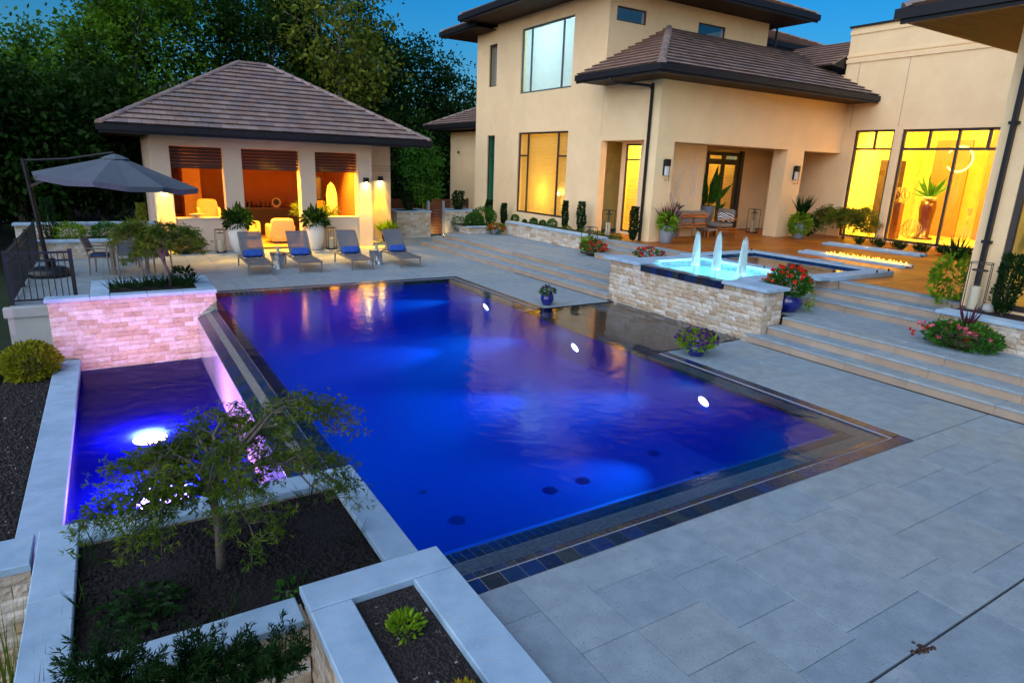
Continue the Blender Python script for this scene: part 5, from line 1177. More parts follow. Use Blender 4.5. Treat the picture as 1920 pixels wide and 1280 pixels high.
for i, (x, wd, hg, lb) in enumerate(((-1.62, .34, 2.25, 'pale leaning board with rounded top beside the framed picture in the pavilion'), (-.85, .40, 2.15, 'wide pale leaning board nearest the pillar in the pavilion'))):
    t = thing('leaning_board', (x, 20.6, .01), lb, 'board'); pts = [(-wd / 2, 0), (wd / 2, 0), (wd / 2 * .96, hg * .8), (wd / 2 * .6, hg * .95), (0, hg), (-wd / 2 * .6, hg * .95), (-wd / 2 * .96, hg * .8)]; v = [(a, -.02, b_) for a, b_ in pts] + [(a, .02, b_) for a, b_ in pts]; nn_ = len(pts)
    o = MB().add(v, [tuple(range(nn_)), tuple(range(nn_, 2 * nn_))[::-1]] + [(k, nn_ + k, nn_ + (k + 1) % nn_, (k + 1) % nn_) for k in range(nn_)]).build('board', M['cream'], t, local=True); o.rotation_euler = (rad(-9), 0, rad(-8 if i else 6)); hd = MB().tube([(-.1, -.03, hg * .93), (-.1, -.06, hg * .96), (.1, -.06, hg * .96), (.1, -.03, hg * .93)], .008, 5).build('handle', M['iron'], o, local=True)
pc = thing('wall_picture', (-1.35, 21.2, 1.55), 'dark framed picture leaning between the boards in the pavilion', 'picture'); B(-1.65, -1.1, 21.2, 21.24, 1.45, 2.3).build('frame', M['iron'], pc); B(-1.6, -1.15, 21.19, 21.199, 1.5, 2.25).build('canvas', M['wood_dark'], pc); B(-1.7, -1.05, 21.15, 21.6, 0, 1.44).build('stand', M['pav_inner'], pc)

# ------------------------------------------------------------------ porch furniture
lv = thing('patio_loveseat', (8.2, 11.75, .9), 'copper-framed taupe loveseat with its slatted back to the terrace', 'sofa'); cu = M['copper']
fr = MB()
for x in (7.62, 8.22, 8.82):
    fr.tube([(x, 11.45, .9), (x, 11.42, 1.3), (x, 11.38, 1.72)], .018, 6)
for z in (1.68, 1.60, 1.36, 1.27): fr.sbar((7.62, 11.41 if z < 1.5 else 11.38, z), (8.82, 11.41 if z < 1.5 else 11.38, z), .03, .035)
for x in (7.62, 8.82): fr.bar((x, 12.15, .9), (x, 12.15, 1.5), .018); fr.sbar((x, 11.4, 1.5), (x, 12.17, 1.5), .05, .02)
fr.build('frame', cu, lv); MB().rbox(8.22, 11.8, 1.3, 1.16, .72, .16).build('seat_cushion', M['taupe'], lv, smooth=True); MB().rbox(7.93, 11.5, 1.57, .56, .16, .42).build('back_cushion', M['taupe'], lv, smooth=True); MB().rbox(8.51, 11.5, 1.57, .56, .16, .42).build('back_cushion', M['taupe'], lv, smooth=True)
ch = thing('patio_chair', (9.95, 11.8, .9), 'copper-framed taupe lounge chair facing the loveseat on the porch', 'chair'); fr = MB()
for y in (11.45, 12.25):
    fr.bar((10.35, y, .9), (10.35, y, 1.72), .02); fr.bar((9.55, y, .9), (9.55, y, 1.48), .018); fr.sbar((9.52, y, 1.48), (10.36, y, 1.48), .05, .025); fr.sbar((9.55, y, 1.18), (10.35, y, 1.18), .03, .03)
fr.sbar((10.36, 11.45, 1.7), (10.36, 12.25, 1.7), .03, .04); fr.build('frame', cu, ch); MB().rbox(9.93, 11.85, 1.28, .76, .74, .16).build('seat_cushion', M['taupe'], ch, smooth=True); MB().rbox(10.24, 11.85, 1.58, .16, .72, .46).build('back_cushion', M['taupe'], ch, smooth=True)
zp = thing('zebra_pillow', (9.95, 11.62, 1.37), 'black and white zebra-striped pillow on the porch lounge chair', 'pillow'); mt, nt, out = nodes('zebra'); bb = nt.nodes.new('ShaderNodeBsdfPrincipled'); bb.inputs['Roughness'].default_value = .9; wv = nt.nodes.new('ShaderNodeTexWave'); wv.inputs['Scale'].default_value = 5.5; wv.inputs['Distortion'].default_value = 4.5; wv.inputs['Detail'].default_value = 1; wv.bands_direction = 'DIAGONAL'; ge = nt.nodes.new('ShaderNodeNewGeometry'); nt.links.new(ge.outputs['Position'], wv.inputs[0]); rq = ramp(nt, [(.45, (.03, .025, .025)), (.55, (.7, .68, .65))]); nt.links.new(wv.outputs[0], rq.inputs[0]); nt.links.new(rq.outputs[0], bb.inputs[0]); nt.links.new(bb.outputs[0], out.inputs[0])
o = MB().rbox(0, 0, 0, .58, .16, .32).build('cover', mt, zp, local=True, smooth=True); o.location = (0, 0, .16); o.rotation_euler = (rad(-20), rad(6), rad(-20))
ct = thing('coffee_table', (9.1, 11.7, .9), 'low copper-edged coffee table between the porch seats', 'table'); CB(8.95, 9.4, 11.4, 12.1, 1.12, 1.18, .006).build('top', M['taupe'], ct)
for x in (8.98, 9.37):
    for y in (11.43, 12.07): B(x - .02, x + .02, y - .02, y + .02, .9, 1.12).build('leg', cu, ct)
# branch sculpture on the porch wall
bs_ = thing('branch_sculpture', (7.9, 11.9, 1.1), 'metal branch wall sculpture of crossing rods on the porch wall', 'sculpture'); r = random.Random(12); sil = P('polished_rod', (0.85, 0.80, 0.74), .4)
for k in range(16):
    x = r.uniform(7.0, 8.7); z = r.uniform(1.3, 2.4); a = rad(r.choice((62, 75, 90, 118, 105))); L_ = r.uniform(.8, 1.7); e = (x + L_ * math.cos(a), 11.9 - r.uniform(0, .06), min(3.7, z + L_ * math.sin(a))); MB().tube([(x, 11.93, z), ((x + e[0]) / 2 + r.uniform(-.03, .03), 11.9, (z + e[2]) / 2), e], .011, 5).build('rod', sil, bs_)
# wall sconces
for i, (x, lb) in enumerate(((6.24, 'dark bronze wall sconce on the porch pillar beside the downspout'), (12.36, 'dark bronze wall sconce on the porch pillar between the two openings'))):
    t = thing('wall_sconce', (x, 10.94, 2.8), lb, 'wall lamp', 'porch wall sconces'); CB(x - .06, x + .06, 10.9, 10.95, 2.85, 3.3, .005).build('back_plate', M['dark_metal'], t); CB(x - .08, x + .08, 10.78, 10.9, 3.12, 3.32, .005).build('hood', M['dark_metal'], t); B(x - .055, x + .055, 10.8, 10.88, 2.86, 3.119).build('glass', M['shade'], t); fr = MB()
    fr.sbar((x + .03, 10.77, 3.12), (x + .03, 10.77, 2.72), .012, .012, (0, 1, 0)); fr.sbar((x + .03, 10.77, 2.725), (x + .03, 10.95, 2.725), .012, .012); fr.build('bracket', M['dark_metal'], t)
# things in the yellow room
t = thing('wood_pedestal', (16.1, 9.2, .94), 'tall reddish wooden pedestal with an open wire ball in the yellow room', 'pedestal'); CB(15.97, 16.23, 9.07, 9.33, .94, 2.2, .01).build('column', M['wood_red'], t)
def wire_ball(c, r_, mat, parent):
    mb = MB(); rr = random.Random(int(r_ * 100))
    for k in range(9):
        ax = Vector((rr.gauss(0, 1), rr.gauss(0, 1), rr.gauss(0, 1))).normalized(); u = ax.orthogonal().normalized(); w_ = ax.cross(u); mb.tube([Vector(c) + (u * math.cos(6.2832 * i / 20) + w_ * math.sin(6.2832 * i / 20)) * r_ for i in range(21)], .008, 4)
    return mb.build('wire_ball', mat, parent)
wire_ball((16.1, 9.2, 2.2 + .27), .27, M['wood_red'], t)
t = thing('wire_sphere', (16.8, 9.0, .94), 'open woven sphere standing on the yellow room floor', 'sculpture'); wire_ball((16.8, 9.0, .94 + .34), .34, M['teak'], t)
t = thing('red_urn', (17.2, 8.75, .94), 'tall red lacquer urn stand with a pale bowl of agave leaves', 'urn'); MB().lathe([(.001, 0), (.32, 0), (.32, .06), (.2, .08), (.21, .6), (.27, 1.1), (.24, 1.35), (.001, 1.36)], (17.2, 8.75, .94), 20).build('stand', M['red_vase'], t, smooth=True); MB().lathe([(.001, 1.36), (.16, 1.38), (.26, 1.5), (.22, 1.5), (.001, 1.46)], (17.2, 8.75, .94), 20).build('bowl', M['cream'], t, smooth=True)
ag = [(17.2 + .05 * math.cos(a), 8.75 + .05 * math.sin(a), .94 + 1.48) for a in np.linspace(0, 12.56, 42)]; agd = [(math.cos(a) * (.9 if i % 2 else .35), math.sin(a) * (.9 if i % 2 else .35), .25 + .7 * (i % 3)) for i, a in enumerate(np.linspace(0, 12.56, 42))]
leaves('leaf_spray', ag, .75, M['lf_green'], t, aspect=.14, dirs=agd, jitter=.1)
for i, (x, y, h, lb) in enumerate(((17.6, 7.55, 1.25, 'slim bronze wire figure standing in the yellow room'), (17.9, 7.1, 1.7, 'taller slim bronze wire figure near the window edge in the yellow room'))):
    t = thing('wire_figure', (x, y, .94), lb, 'sculpture'); mb = MB(); mb.tube([(x - .12, y, .94), (x, y, .94 + h * .45), (x + .02, y, .94 + h * .7)], .014, 6); mb.tube([(x + .1, y + .06, .94), (x + .01, y, .94 + h * .45)], .014, 6); mb.tube([(x + .02, y, .94 + h * .7), (x - .1, y, .94 + h * .6), (x, y, .94 + h * .5)], .012, 6); mb.lathe([(.02, 0), (.05, .1), (.09, .28), (.07, .29), (.001, .12)], (x + .02, y, .94 + h * .72), 10); mb.build('figure', M['teak'], t)
t = thing('room_screen', (19.5, 9.6, .94), 'dark brown framed wall screen at the back of the yellow room', 'screen'); B(19.5, 19.6, 8.75, 10.0, .94, 4.5).build('panel', P('brown_panel', (0.30, 0.14, 0.05), .6), t)
t = thing('room_column', (19.5, 8.0, .94), 'narrow brown column at the back of the yellow room', 'column'); B(19.5, 19.7, 7.75, 8.15, .94, 4.9).build('shaft', bpy.data.materials['brown_panel'], t)
t = thing('bookcase', (20.2, 11.0 - .5, .94), 'tall dark bookcase seen through the narrow tall window', 'bookcase'); B(17.6, 18.9, 10.7, 10.97, .94, 3.7).build('carcass', M['wood_dark'], t)
for z in (1.5, 2.2, 2.9, 3.3): B(17.65, 18.85, 10.66, 10.7, z, z + .03).build('shelf', M['wood_red'], t)
ro = thing('ring_lamp', (17.3, 8.1, 3.45), 'large pale ring pendant hanging in the yellow room', 'pendant lamp'); rgm = MB().tube([(17.3, 8.1 + .42 * math.cos(a), 3.75 + .42 * math.sin(a)) for a in np.linspace(.5, 5.6, 28)], .035, 8).build('ring', M.setdefault('ringm', emis('ring_glow', (1, .8, .2), 1.6)), ro, smooth=True); MB().bar((17.3, 8.1, 4.17), (17.3, 8.1, 4.95), .01).build('cord', M['iron'], ro)
# uplights in the garden by the gate
for i, (x, y, e, aim, lb) in enumerate(((3.7, 20.6, 14, (3.7, 21.3, .2), 'small low path light at the foot of the slatted gate'), (4.5, 23.1, 60, (4.6, 24.2, 2.0), 'small garden uplight below the tree behind the gate'), (6.3, 22.6, 26, (7.0, 23.4, 1.6), 'small garden uplight at the far corner of the house'))):
    t = thing('garden_light', (x, y, 0 if i == 0 else -.26), lb, 'garden light'); z0 = 0 if i == 0 else -.26; MB().lathe([(.001, 0), (.05, 0), (.045, .1), (.03, .11)], (x, y, z0), 12).build('housing', M['dark_metal'], t); MB().lathe([(.001, .112), (.03, .112)], (x, y, z0), 12).build('lens', M['lens_w'], t); light('garden_lamp', 'SPOT', (x, y, z0 + .15), e, (1, .66, .2), t, .05, aim=aim, spot=100, blend=.8)
# ------------------------------------------------------------------ plants
def radial(P_, c): d = P_ - np.asarray(c); return d / (np.linalg.norm(d, axis=1, keepdims=True) + 1e-9)
def ball(parent, c, r, n, size, mat, aspect=.5, part='foliage', shell=.6, up=.25, jit=.45):
    P_, _ = ball_pts(c, r, n, shell); d = radial(P_, c); d[:, 2] += up
    return leaves(part, P_, size, mat, parent, aspect, d, jitter=jit)
def tuft(parent, c, n, L, mat, spread=.5, aspect=.06, part='blades', rad_=.05, droop=0.0):
    a = nrg.uniform(0, 6.283, n); q = nrg.uniform(0, rad_, n); P_ = np.stack([c[0] + q * np.cos(a), c[1] + q * np.sin(a), np.full(n, c[2])], 1); s = nrg.uniform(.1, spread, n); d = np.stack([np.cos(a) * s, np.sin(a) * s, np.full(n, 1.0)], 1)
    return leaves(part, P_, L, mat, parent, aspect, d, jitter=.08)
def blooms(parent, c, r, n, size, mat, up=True, part='flowers', arr=None):
    P_, d = ball_pts(c, r, n, .97)
    if up: d[:, 2] = np.abs(d[:, 2]); P_ = np.asarray(c) + d * np.asarray(r) * nrg.uniform(.9, 1.08, (n, 1))
    k = 7; PP = np.repeat(P_, k, 0); dd = np.repeat(d, k, 0) * .5 + nrg.normal(size=(n * k, 3)) * .8
    return leaves(part, PP, size, mat, parent, .95, dd, jitter=.05)
def column(name, loc, h, r, mat, label, n=1400, size=.06, group=None):
    t = thing(name, loc, label, 'shrub', group); x, y, z = loc; zz = nrg.uniform(.03, 1, n); prof = r * (1 - .35 * zz ** 3) * np.minimum(1, .35 + zz * 2.2); a = nrg.uniform(0, 6.283, n); q = prof * np.sqrt(nrg.uniform(.35, 1, n)); lump = 1 + .25 * np.sin(3 * a + zz * 9)
    P_ = np.stack([x + q * lump * np.cos(a), y + q * lump * np.sin(a), z + zz * h], 1); d = np.stack([np.cos(a) * .5, np.sin(a) * .5, np.full(n, .9)], 1)
    leaves('foliage', P_, size, mat, t, .45, d, jitter=.3); MB().bar((x, y, z - .04), (x, y, z + h * .6), .018).build('stem', M['bark'], t); return t
def shrub(name, loc, r, mat, label, n=900, size=.06, flat=.8, group=None, cat='shrub'):
    t = thing(name, loc, label, cat, group); x, y, z = loc; ball(t, (x, y, z + r * flat * .75), (r, r, r * flat), n, size, mat); MB().bar((x, y, z - .03), (x, y, z + r * .6), .015).build('stem', M['bark'], t); return t
def pot(name, loc, prof, mat, label, cat='potted plant', group=None):
    t = thing(name, loc, label, cat, group); MB().lathe(prof, loc, 28).build('pot', mat, t, smooth=True); R_ = prof[-1][0]; zt = max(p[1] for p in prof)
    MB().lathe([(.001, zt - .03), (R_ * .97, zt - .03)], loc, 20).build('soil', M['mulch'], t); return t
def bowl(r, h): return [(.001, 0), (r * .62, 0), (r * .68, .01), (r * .98, h * .45), (r, h * .7), (r * .86, h * .95), (r * .9, h), (r * .8, h), (r * .78, h * .9)]

# tall white pots with broad-leaved plants
for x, y, lb in ((-4.52, 18.5, 'tall white ceramic pot with broad dark leaves at the chimney-side pavilion pillar'), (-2.1, 18.45, 'tall white ceramic pot with spiky dark leaves at the middle pavilion pillar')):
    t = pot('white_pot', (x, y, 0), [(.001, 0), (.15, 0), (.17, .02), (.26, .3), (.30, .62), (.27, .86), (.25, .9), (.22, .9), (.21, .82)], M['white_ceramic'], lb, group='white pots at the pavilion'); tuft(t, (x, y, .86), 16, .62, M['lf_dark'], .9, .34, 'broad_leaf', .08); ball(t, (x, y, 1.0), (.42, .36, .3), 420, .16, M['lf_dark'], .4, up=-.3); ball(t, (x + .1, y - .12, .98), (.28, .25, .2), 130, .12, M['lf_green'], .5)
# palms inside
for x, y, z0, h, lb in ((-1.75, 20.3, .005, 1.5, 'feathery golden palm in the pavilion doorway beside the armchair'), (-1.55, 19.8, .005, 1.35, 'feathery palm behind the low wall in front of the leaning boards')):
    t = pot('indoor_palm', (x, y, z0), bowl(.18, .35), M['wood_dark'], lb)
    for k in range(11):
        a = 6.283 * k / 11 + .2; pts = []
        for q in range(7): s = q / 6; pts.append((x + math.cos(a) * .55 * s ** 1.3, y + math.sin(a) * .4 * s ** 1.3, z0 + .35 + h * (s - .35 * s * s * (1 + .4 * (k % 2)))))
        MB().tube(pts, [.012, .011, .01, .009, .007, .005, .003], 5).build('frond_stem', M['lf_olive'], t); pp = np.repeat(np.array(pts[2:]), 14, 0) + nrg.normal(size=(70, 3)) * .03; leaves('frond', pp, .26, M['lf_olive'], t, .1, np.tile([math.cos(a) * .5, math.sin(a) * .5, -.15], (70, 1)), jitter=.5)
# flowers and shrubs on the deck
t = pot('flower_bowl', (-6.1, 18.6, 0), bowl(.2, .16), M['wood_dark'], 'low bowl of orange and red flowers by the pavilion low wall'); ball(t, (-6.1, 18.6, .22), (.36, .3, .2), 420, .11, M['lf_green'], .4); ball(t, (-6.1, 18.6, .3), (.34, .26, .2), 260, .11, M['lf_orange'], .35, 'flowers'); blooms(t, (-6.1, 18.6, .25), (.36, .28, .26), 28, .04, M['fl_red'])
t = pot('fern_pot', (1.05, 20.1, 0), bowl(.2, .3), M['wood_dark'], 'bright arching fern in a dark pot under the set-back wall lamp'); tuft(t, (1.05, 20.1, .28), 240, .5, M['lf_lime'], 1.3, .09, 'fronds', .1)
t = pot('blue_pot', (.22, 8.06, 0), bowl(.15, .25), M['blue_glaze'], 'small cobalt blue pot of violet pansies at the far corner of the tanning shelf', group='cobalt pots'); ball(t, (.22, 8.06, .3), (.17, .17, .1), 160, .07, M['lf_green'], .5); blooms(t, (.22, 8.06, .29), (.18, .18, .14), 16, .035, M['fl_purple']); tuft(t, (.22, 8.06, .24), 14, .2, M['lf_olive'], .5, .12)
t = pot('blue_pot', (.28, 3.72, 0), bowl(.17, .22), M['blue_glaze'], 'cobalt blue pot overflowing with dark purple petunias at the near corner of the tanning shelf', group='cobalt pots'); ball(t, (.28, 3.72, .27), (.34, .32, .17), 900, .06, M['lf_lime'], .55); blooms(t, (.28, 3.72, .26), (.36, .34, .19), 75, .04, M['fl_purple'])
t = pot('blue_pot', (3.08, 4.1, .45), bowl(.30, .34), M['blue_glaze'], 'large cobalt blue pot of red geraniums on the landing beside the fountain wall', group='cobalt pots'); ball(t, (3.08, 4.1, .98), (.42, .38, .28), 1300, .08, M['lf_green'], .55); blooms(t, (3.05, 4.1, 1.0), (.46, .42, .32), 42, .055, M['fl_red']); ball(t, (3.38, 3.85, .72), (.11, .11, .24), 160, .06, M['lf_lime'], .5, 'trailing_leaves'); blooms(t, (3.2, 4.15, 1.1), (.25, .25, .2), 6, .04, M['fl_purple'], part='violet_flowers')
t = pot('flower_mound', (3.36, 1.12, .45), bowl(.24, .14), M['wood_dark'], 'mound of pink and red flowers with purple spikes against the wing planter wall'); ball(t, (3.36, 1.12, .62), (.40, .55, .22), 1700, .075, M['lf_green'], .45); blooms(t, (3.3, 1.25, .58), (.42, .55, .24), 26, .045, M['fl_pink']); blooms(t, (3.3, 1.3, .56), (.42, .5, .2), 14, .045, M['fl_red'], part='red_flowers'); ball(t, (3.4, 1.1, .8), (.25, .4, .1), 60, .07, M['lf_gold'], .4, 'yellow_leaves'); tuft(t, (3.38, 1.1, .72), 16, .42, M['lf_purple'], .7, .09, 'spikes')
t = pot('flower_bowl', (4.3, 11.65, .45), bowl(.22, .18), M['wood_dark'], 'bowl of red flowers and lime leaves on the landing beside the tall lantern'); ball(t, (4.3, 11.65, .72), (.33, .45, .2), 700, .08, M['lf_green'], .45); ball(t, (4.25, 11.8, .82), (.18, .22, .16), 160, .12, M['lf_lime'], .35, 'lime_leaves'); blooms(t, (4.28, 11.55, .68), (.35, .48, .22), 46, .05, M['fl_red']); tuft(t, (4.3, 11.65, .7), 10, .45, M['lf_purple'], .5, .06, 'spikes')
t = pot('flower_bowl', (4.42, 17.6, .45), bowl(.2, .2), M['grey_pot'], 'bowl of mixed red and yellow flowers at the far end of the house planter'); ball(t, (4.42, 17.6, .68), (.34, .34, .18), 420, .09, M['lf_green'], .45); blooms(t, (4.42, 17.6, .66), (.36, .36, .2), 30, .05, M['fl_red']); blooms(t, (4.42, 17.6, .68), (.32, .32, .2), 18, .05, M['fl_yellow'], part='yellow_flowers')
t = pot('flower_trough', (3.5, 8.45, .45), bowl(.26, .34), M['grey_pot'], 'pot of red and violet flowers behind the fountain wall cap'); ball(t, (3.5, 8.4, .95), (.42, .3, .16), 500, .07, M['lf_green'], .45); blooms(t, (3.5, 8.4, .95), (.46, .32, .2), 22, .05, M['fl_red']); blooms(t, (3.5, 8.4, .97), (.4, .3, .18), 12, .04, M['fl_purple'], part='violet_flowers')
# lime planted grey pots on the terrace
t = pot('grey_pot', (6.25, 10.62, .9), [(.001, 0), (.15, 0), (.17, .02), (.2, .3), (.22, .52), (.2, .52)], M['grey_pot'], 'grey pot of chartreuse leaves and dark grass at the downspout pillar', group='grey terrace pots'); ball(t, (6.17, 10.55, 1.55), (.26, .26, .26), 420, .11, M['lf_lime'], .7); tuft(t, (6.3, 10.65, 1.42), 130, .6, M['lf_purple'], .9, .05, 'grass'); ball(t, (6.45, 10.6, 1.38), (.14, .2, .2), 140, .08, M['lf_lime'], .6, 'trailing_leaves')
t = pot('grey_pot', (12.35, 10.4, .9), [(.001, 0), (.15, 0), (.17, .02), (.2, .3), (.22, .5), (.2, .5)], M['grey_pot'], 'pot of trailing lime leaves and tall grass at the right porch pillar', group='grey terrace pots'); ball(t, (12.35, 10.4, 1.4), (.34, .34, .38), 900, .11, M['lf_lime'], .6, up=-.2); tuft(t, (12.35, 10.4, 1.6), 130, .7, M['lf_dark'], .7, .05, 'grass'); ball(t, (12.85, 10.45, 1.35), (.35, .3, .35), 500, .09, M['lf_dark'], .5, 'dark_leaves')
t = pot('bird_of_paradise', (10.75, 13.2, .9), [(.001, 0), (.2, 0), (.22, .4), (.3, .92), (.27, .92)], M['grey_pot'], 'large dark-leaved tropical plant in a tall grey pot by the porch door'); tuft(t, (10.75, 13.2, 1.8), 13, 1.2, M['lf_green'], 1.1, .2, 'broad_leaf', .1)
tuft(thing('small_agave', (8.0, 12.3, .9), 'small spiky plant standing behind the porch loveseat', 'plant'), (8.0, 12.0, 1.75), 14, .3, M['lf_dark'], 1.2, .2); tuft(thing('small_palm', (10.5, 12.4, .9), 'small spiky plant behind the porch lounge chair', 'plant'), (10.4, 12.3, 1.72), 16, .35, M['lf_green'], 1.3, .16)
MB().lathe([(.001, 0), (.12, 0), (.12, .85), (.1, .85)], (8.0, 12.0, .9), 14).build('pot', M['grey_pot'], bpy.data.objects['small_agave']); MB().lathe([(.001, 0), (.12, 0), (.12, .82), (.1, .82)], (10.4, 12.3, .9), 14).build('pot', M['copper'], bpy.data.objects['small_palm'])
# house planter: clipped balls, columns, gold groundcover
for i, (y, r_) in enumerate(((17.79, .15), (17.1, .07), (16.48, .14), (15.9, .12), (15.3, .18))): shrub('box_ball', (5.35, y, .9), r_, M['lf_green'], ['clipped green ball shrub at the far end of the house planter', 'tiny clipped green shrub between two larger balls in the house planter', 'clipped green ball shrub under the middle of the lower window', 'smaller clipped green ball shrub second from the columnar yew', 'largest clipped green ball shrub beside the columnar yew'][i], 1300, .042, 1.0, 'clipped balls in the house planter')
for i, (x, y, z, h, r_, lb) in enumerate(((5.4, 14.62, .9, .95, .10, 'slim columnar yew at the edge of the lower window'), (5.45, 13.78, .9, .98, .14, 'columnar yew against the blank house wall'), (5.5, 11.25, .9, 1.0, .13, 'columnar yew beside the porch downspout'), (5.4, 18.72, .7, .8, .12, 'thin columnar yew near the narrow green window'), (5.05, 19.3, .7, .9, .16, 'dense columnar yew above the low end planter'))): column('columnar_yew', (x, y, z), h, r_, M['lf_dark'], lb, 2200, .06, 'columnar yews by the house')
for i, y in enumerate((14.3, 13.35, 12.95, 12.5, 11.75)): shrub('gold_cover', (5.25, y, .88), .17, M['lf_olive'], 'low yellow-green groundcover clump in the house planter', 260, .06, .6, 'gold groundcover clumps')
for i, (x, y, z, r_, lb) in enumerate(((4.5, 18.75, .7, .52, 'large rounded green shrub in the low end planter'), (4.0, 18.55, .7, .36, 'medium rounded green shrub at the corner of the low end planter'))): shrub('green_shrub', (x, y, z), r_, M['lf_green'], lb, 2600, .06, .75)
t = pot('fern_tub', (3.5, 18.9, .45), bowl(.16, .25), M['grey_pot'], 'light green feathery plant in a grey tub beside the low end planter'); ball(t, (3.5, 18.9, .75), (.3, .3, .25), 500, .09, M['lf_green'], .3)
for i, (x, y) in enumerate(((2.55, 21.6), (4.95, 21.8))): column('upright_yew', (x, y, 1.03), .78, .27, M['lf_dark'], ['upright dark yew growing in the stone planter on the pavilion side of the gate', 'upright dark yew growing in the stone planter on the house side of the gate'][i], 1500, .075, 'yews beside the gate')
# wing planter
column('columnar_yew', (4.38, 1.05, .9), .98, .17, M['lf_dark'], 'bushy columnar yew in front of the wing window', 2000, .06); t = shrub('lime_shrub', (5.05, 2.15, .9), .36, M['lf_lime'], 'bright lime trailing shrub at the corner of the right wing', 900, .1, 1.35); tuft(t, (5.05, 2.2, 1.6), 60, .4, M['lf_dark'], .8, .07)
MB().lathe([(.001, 0), (.1, .01), (.12, .07), (.06, .14), (.001, .15)], (4.45, 1.28, .9), 9).build('river_stone', M['stucco_grey'], smooth=True, label='pale rounded boulder behind the lantern on the wing planter', cat='stone')
t = pot('banana_plant', (6.0, .3, .94), bowl(.25, .5), M['wood_dark'], 'broad-leaved banana plant inside the wing window'); tuft(t, (6.0, .3, 1.4), 16, 1.7, M['lf_green'], 1.2, .28, 'broad_leaf', .05); tuft(t, (5.5, .75, 1.7), 8, .9, M['lf_dark'], 1.4, .3, 'low_leaf', .05)
# terrace maple and grass strip
def maple(loc, h, R_, n_limb, n_leaf, label, seed, lsize, weep, mat, lobes=5, squash=(1, 1), trunk=.035, fork=.45, off=(0, 0), topf=1.0, asym=0.0):
    r = random.Random(seed); t = thing('laceleaf_maple', loc, label, 'tree'); x, y, z = loc; f = Vector((x + off[0], y + off[1], z + h * fork))
    MB().tube([(x, y, z - .06), (x + r.uniform(-.02, .02), y, z + h * fork * .5), f], [trunk * 1.3, trunk, trunk * .85], 9).build('trunk', M['bark'], t, smooth=True)
    limbs = MB(); tips = []
    for k in range(n_limb):
        a = 6.283 * k / n_limb + r.uniform(-.25, .25); L_ = R_ * r.uniform(.65, 1.0) * (1 + asym * .7 * math.cos(a)); up = r.uniform(.35, 1.0) * (h * (1 - fork)) * topf * (1 + asym * .9 * math.cos(a)); pts = []; 
        for q in range(9):
            s = q / 8; pts.append(Vector((f.x + math.cos(a) * L_ * s * squash[0] + r.uniform(-.025, .025), f.y + math.sin(a) * L_ * s * squash[1] + r.uniform(-.025, .025), f.z + up * math.sin(min(1, s * 1.35) * math.pi / 2) - weep * (1 + asym * 1.6 * math.cos(a) - asym * .8 * math.sin(a)) * h * max(0, s - .45) ** 1.6)))
        limbs.tube(pts, [trunk * .62 * (1 - .85 * q / 8) for q in range(9)], 6)
        for q in range(2, 9):
            for b_ in range(4):
                a2 = a + r.uniform(-1.3, 1.3); l2 = R_ * r.uniform(.16, .34); p0 = pts[q]; p1 = p0 + Vector((math.cos(a2) * l2 * .5 * squash[0], math.sin(a2) * l2 * .5 * squash[1], l2 * r.uniform(.05, .35))); p2 = p0 + Vector((math.cos(a2) * l2 * squash[0], math.sin(a2) * l2 * squash[1], l2 * r.uniform(-.5, .25) * (1 if weep > .1 else .3)))
                limbs.tube([p0, p1, p2], [trunk * .16, trunk * .12, trunk * .06], 4); tips += [p1, p2, p2, (p1 + p2) / 2]
    limbs.build('limbs', M['bark'], t, smooth=True)
    T = np.array([tuple(p) for p in tips]); idx = nrg.integers(0, len(T), n_leaf); C_ = T[idx] + nrg.normal(size=(n_leaf, 3)) * np.array([.05, .05, .035]) * R_
    LP = np.repeat(C_, lobes, 0); base = nrg.normal(size=(n_leaf, 3)) * np.array([1, 1, .25]) + np.array([0, 0, -.55]); d = np.repeat(base, lobes, 0) + nrg.normal(size=(n_leaf * lobes, 3)) * .75
    leaves('crown', LP, lsize, mat, t, .15, d, jitter=.05); return t
maple((14.1, 9.85, .9), 1.15, 1.05, 9, 2300, 'small rounded weeping maple in front of the narrow tall window', 3, .15, 1.1, M['lf_olive'], 4, (.75, .95), .04, .5)
gs = MB()
for i in range(16):
    yy = 5.3 + i * .22; tg = thing('grass_tuft', (12.9 + .25 * math.sin(i * 2.1), yy, .9), 'dark grass tuft in the strip below the tall windows', 'grass tuft', 'grass tufts below the tall windows'); tuft(tg, (12.9 + .25 * math.sin(i * 2.1), yy, .9), 60, .3, M['lf_dark'], .9, .06)
# far planter: small maple, low grasses
maple((-7.0, 11.0, .37), 1.35, .78, 9, 2600, 'small lace-leaf maple growing in the tall stone planter', 8, .10, .6, M['lf_maple'], 5, (1.1, .5), .028, .4, off=(-.1, 0))
for i in range(12):
    x = -7.95 + i * .12; tg = thing('lily_turf', (x, 10.75 + .5 * ((i * 37) % 10) / 10, .375), 'dark low lily-turf tuft in the tall stone planter', 'grass tuft', 'lily-turf tufts in the tall planter'); tuft(tg, tg.location, 40, .24, M['lf_dark'], 1.2, .07, rad_=.06)
shrub('dark_shrub', (-6.75, 11.3, .37), .2, M['lf_dark'], 'dark broad-leaved shrub at the pool end of the tall planter', 200, .1, .9)
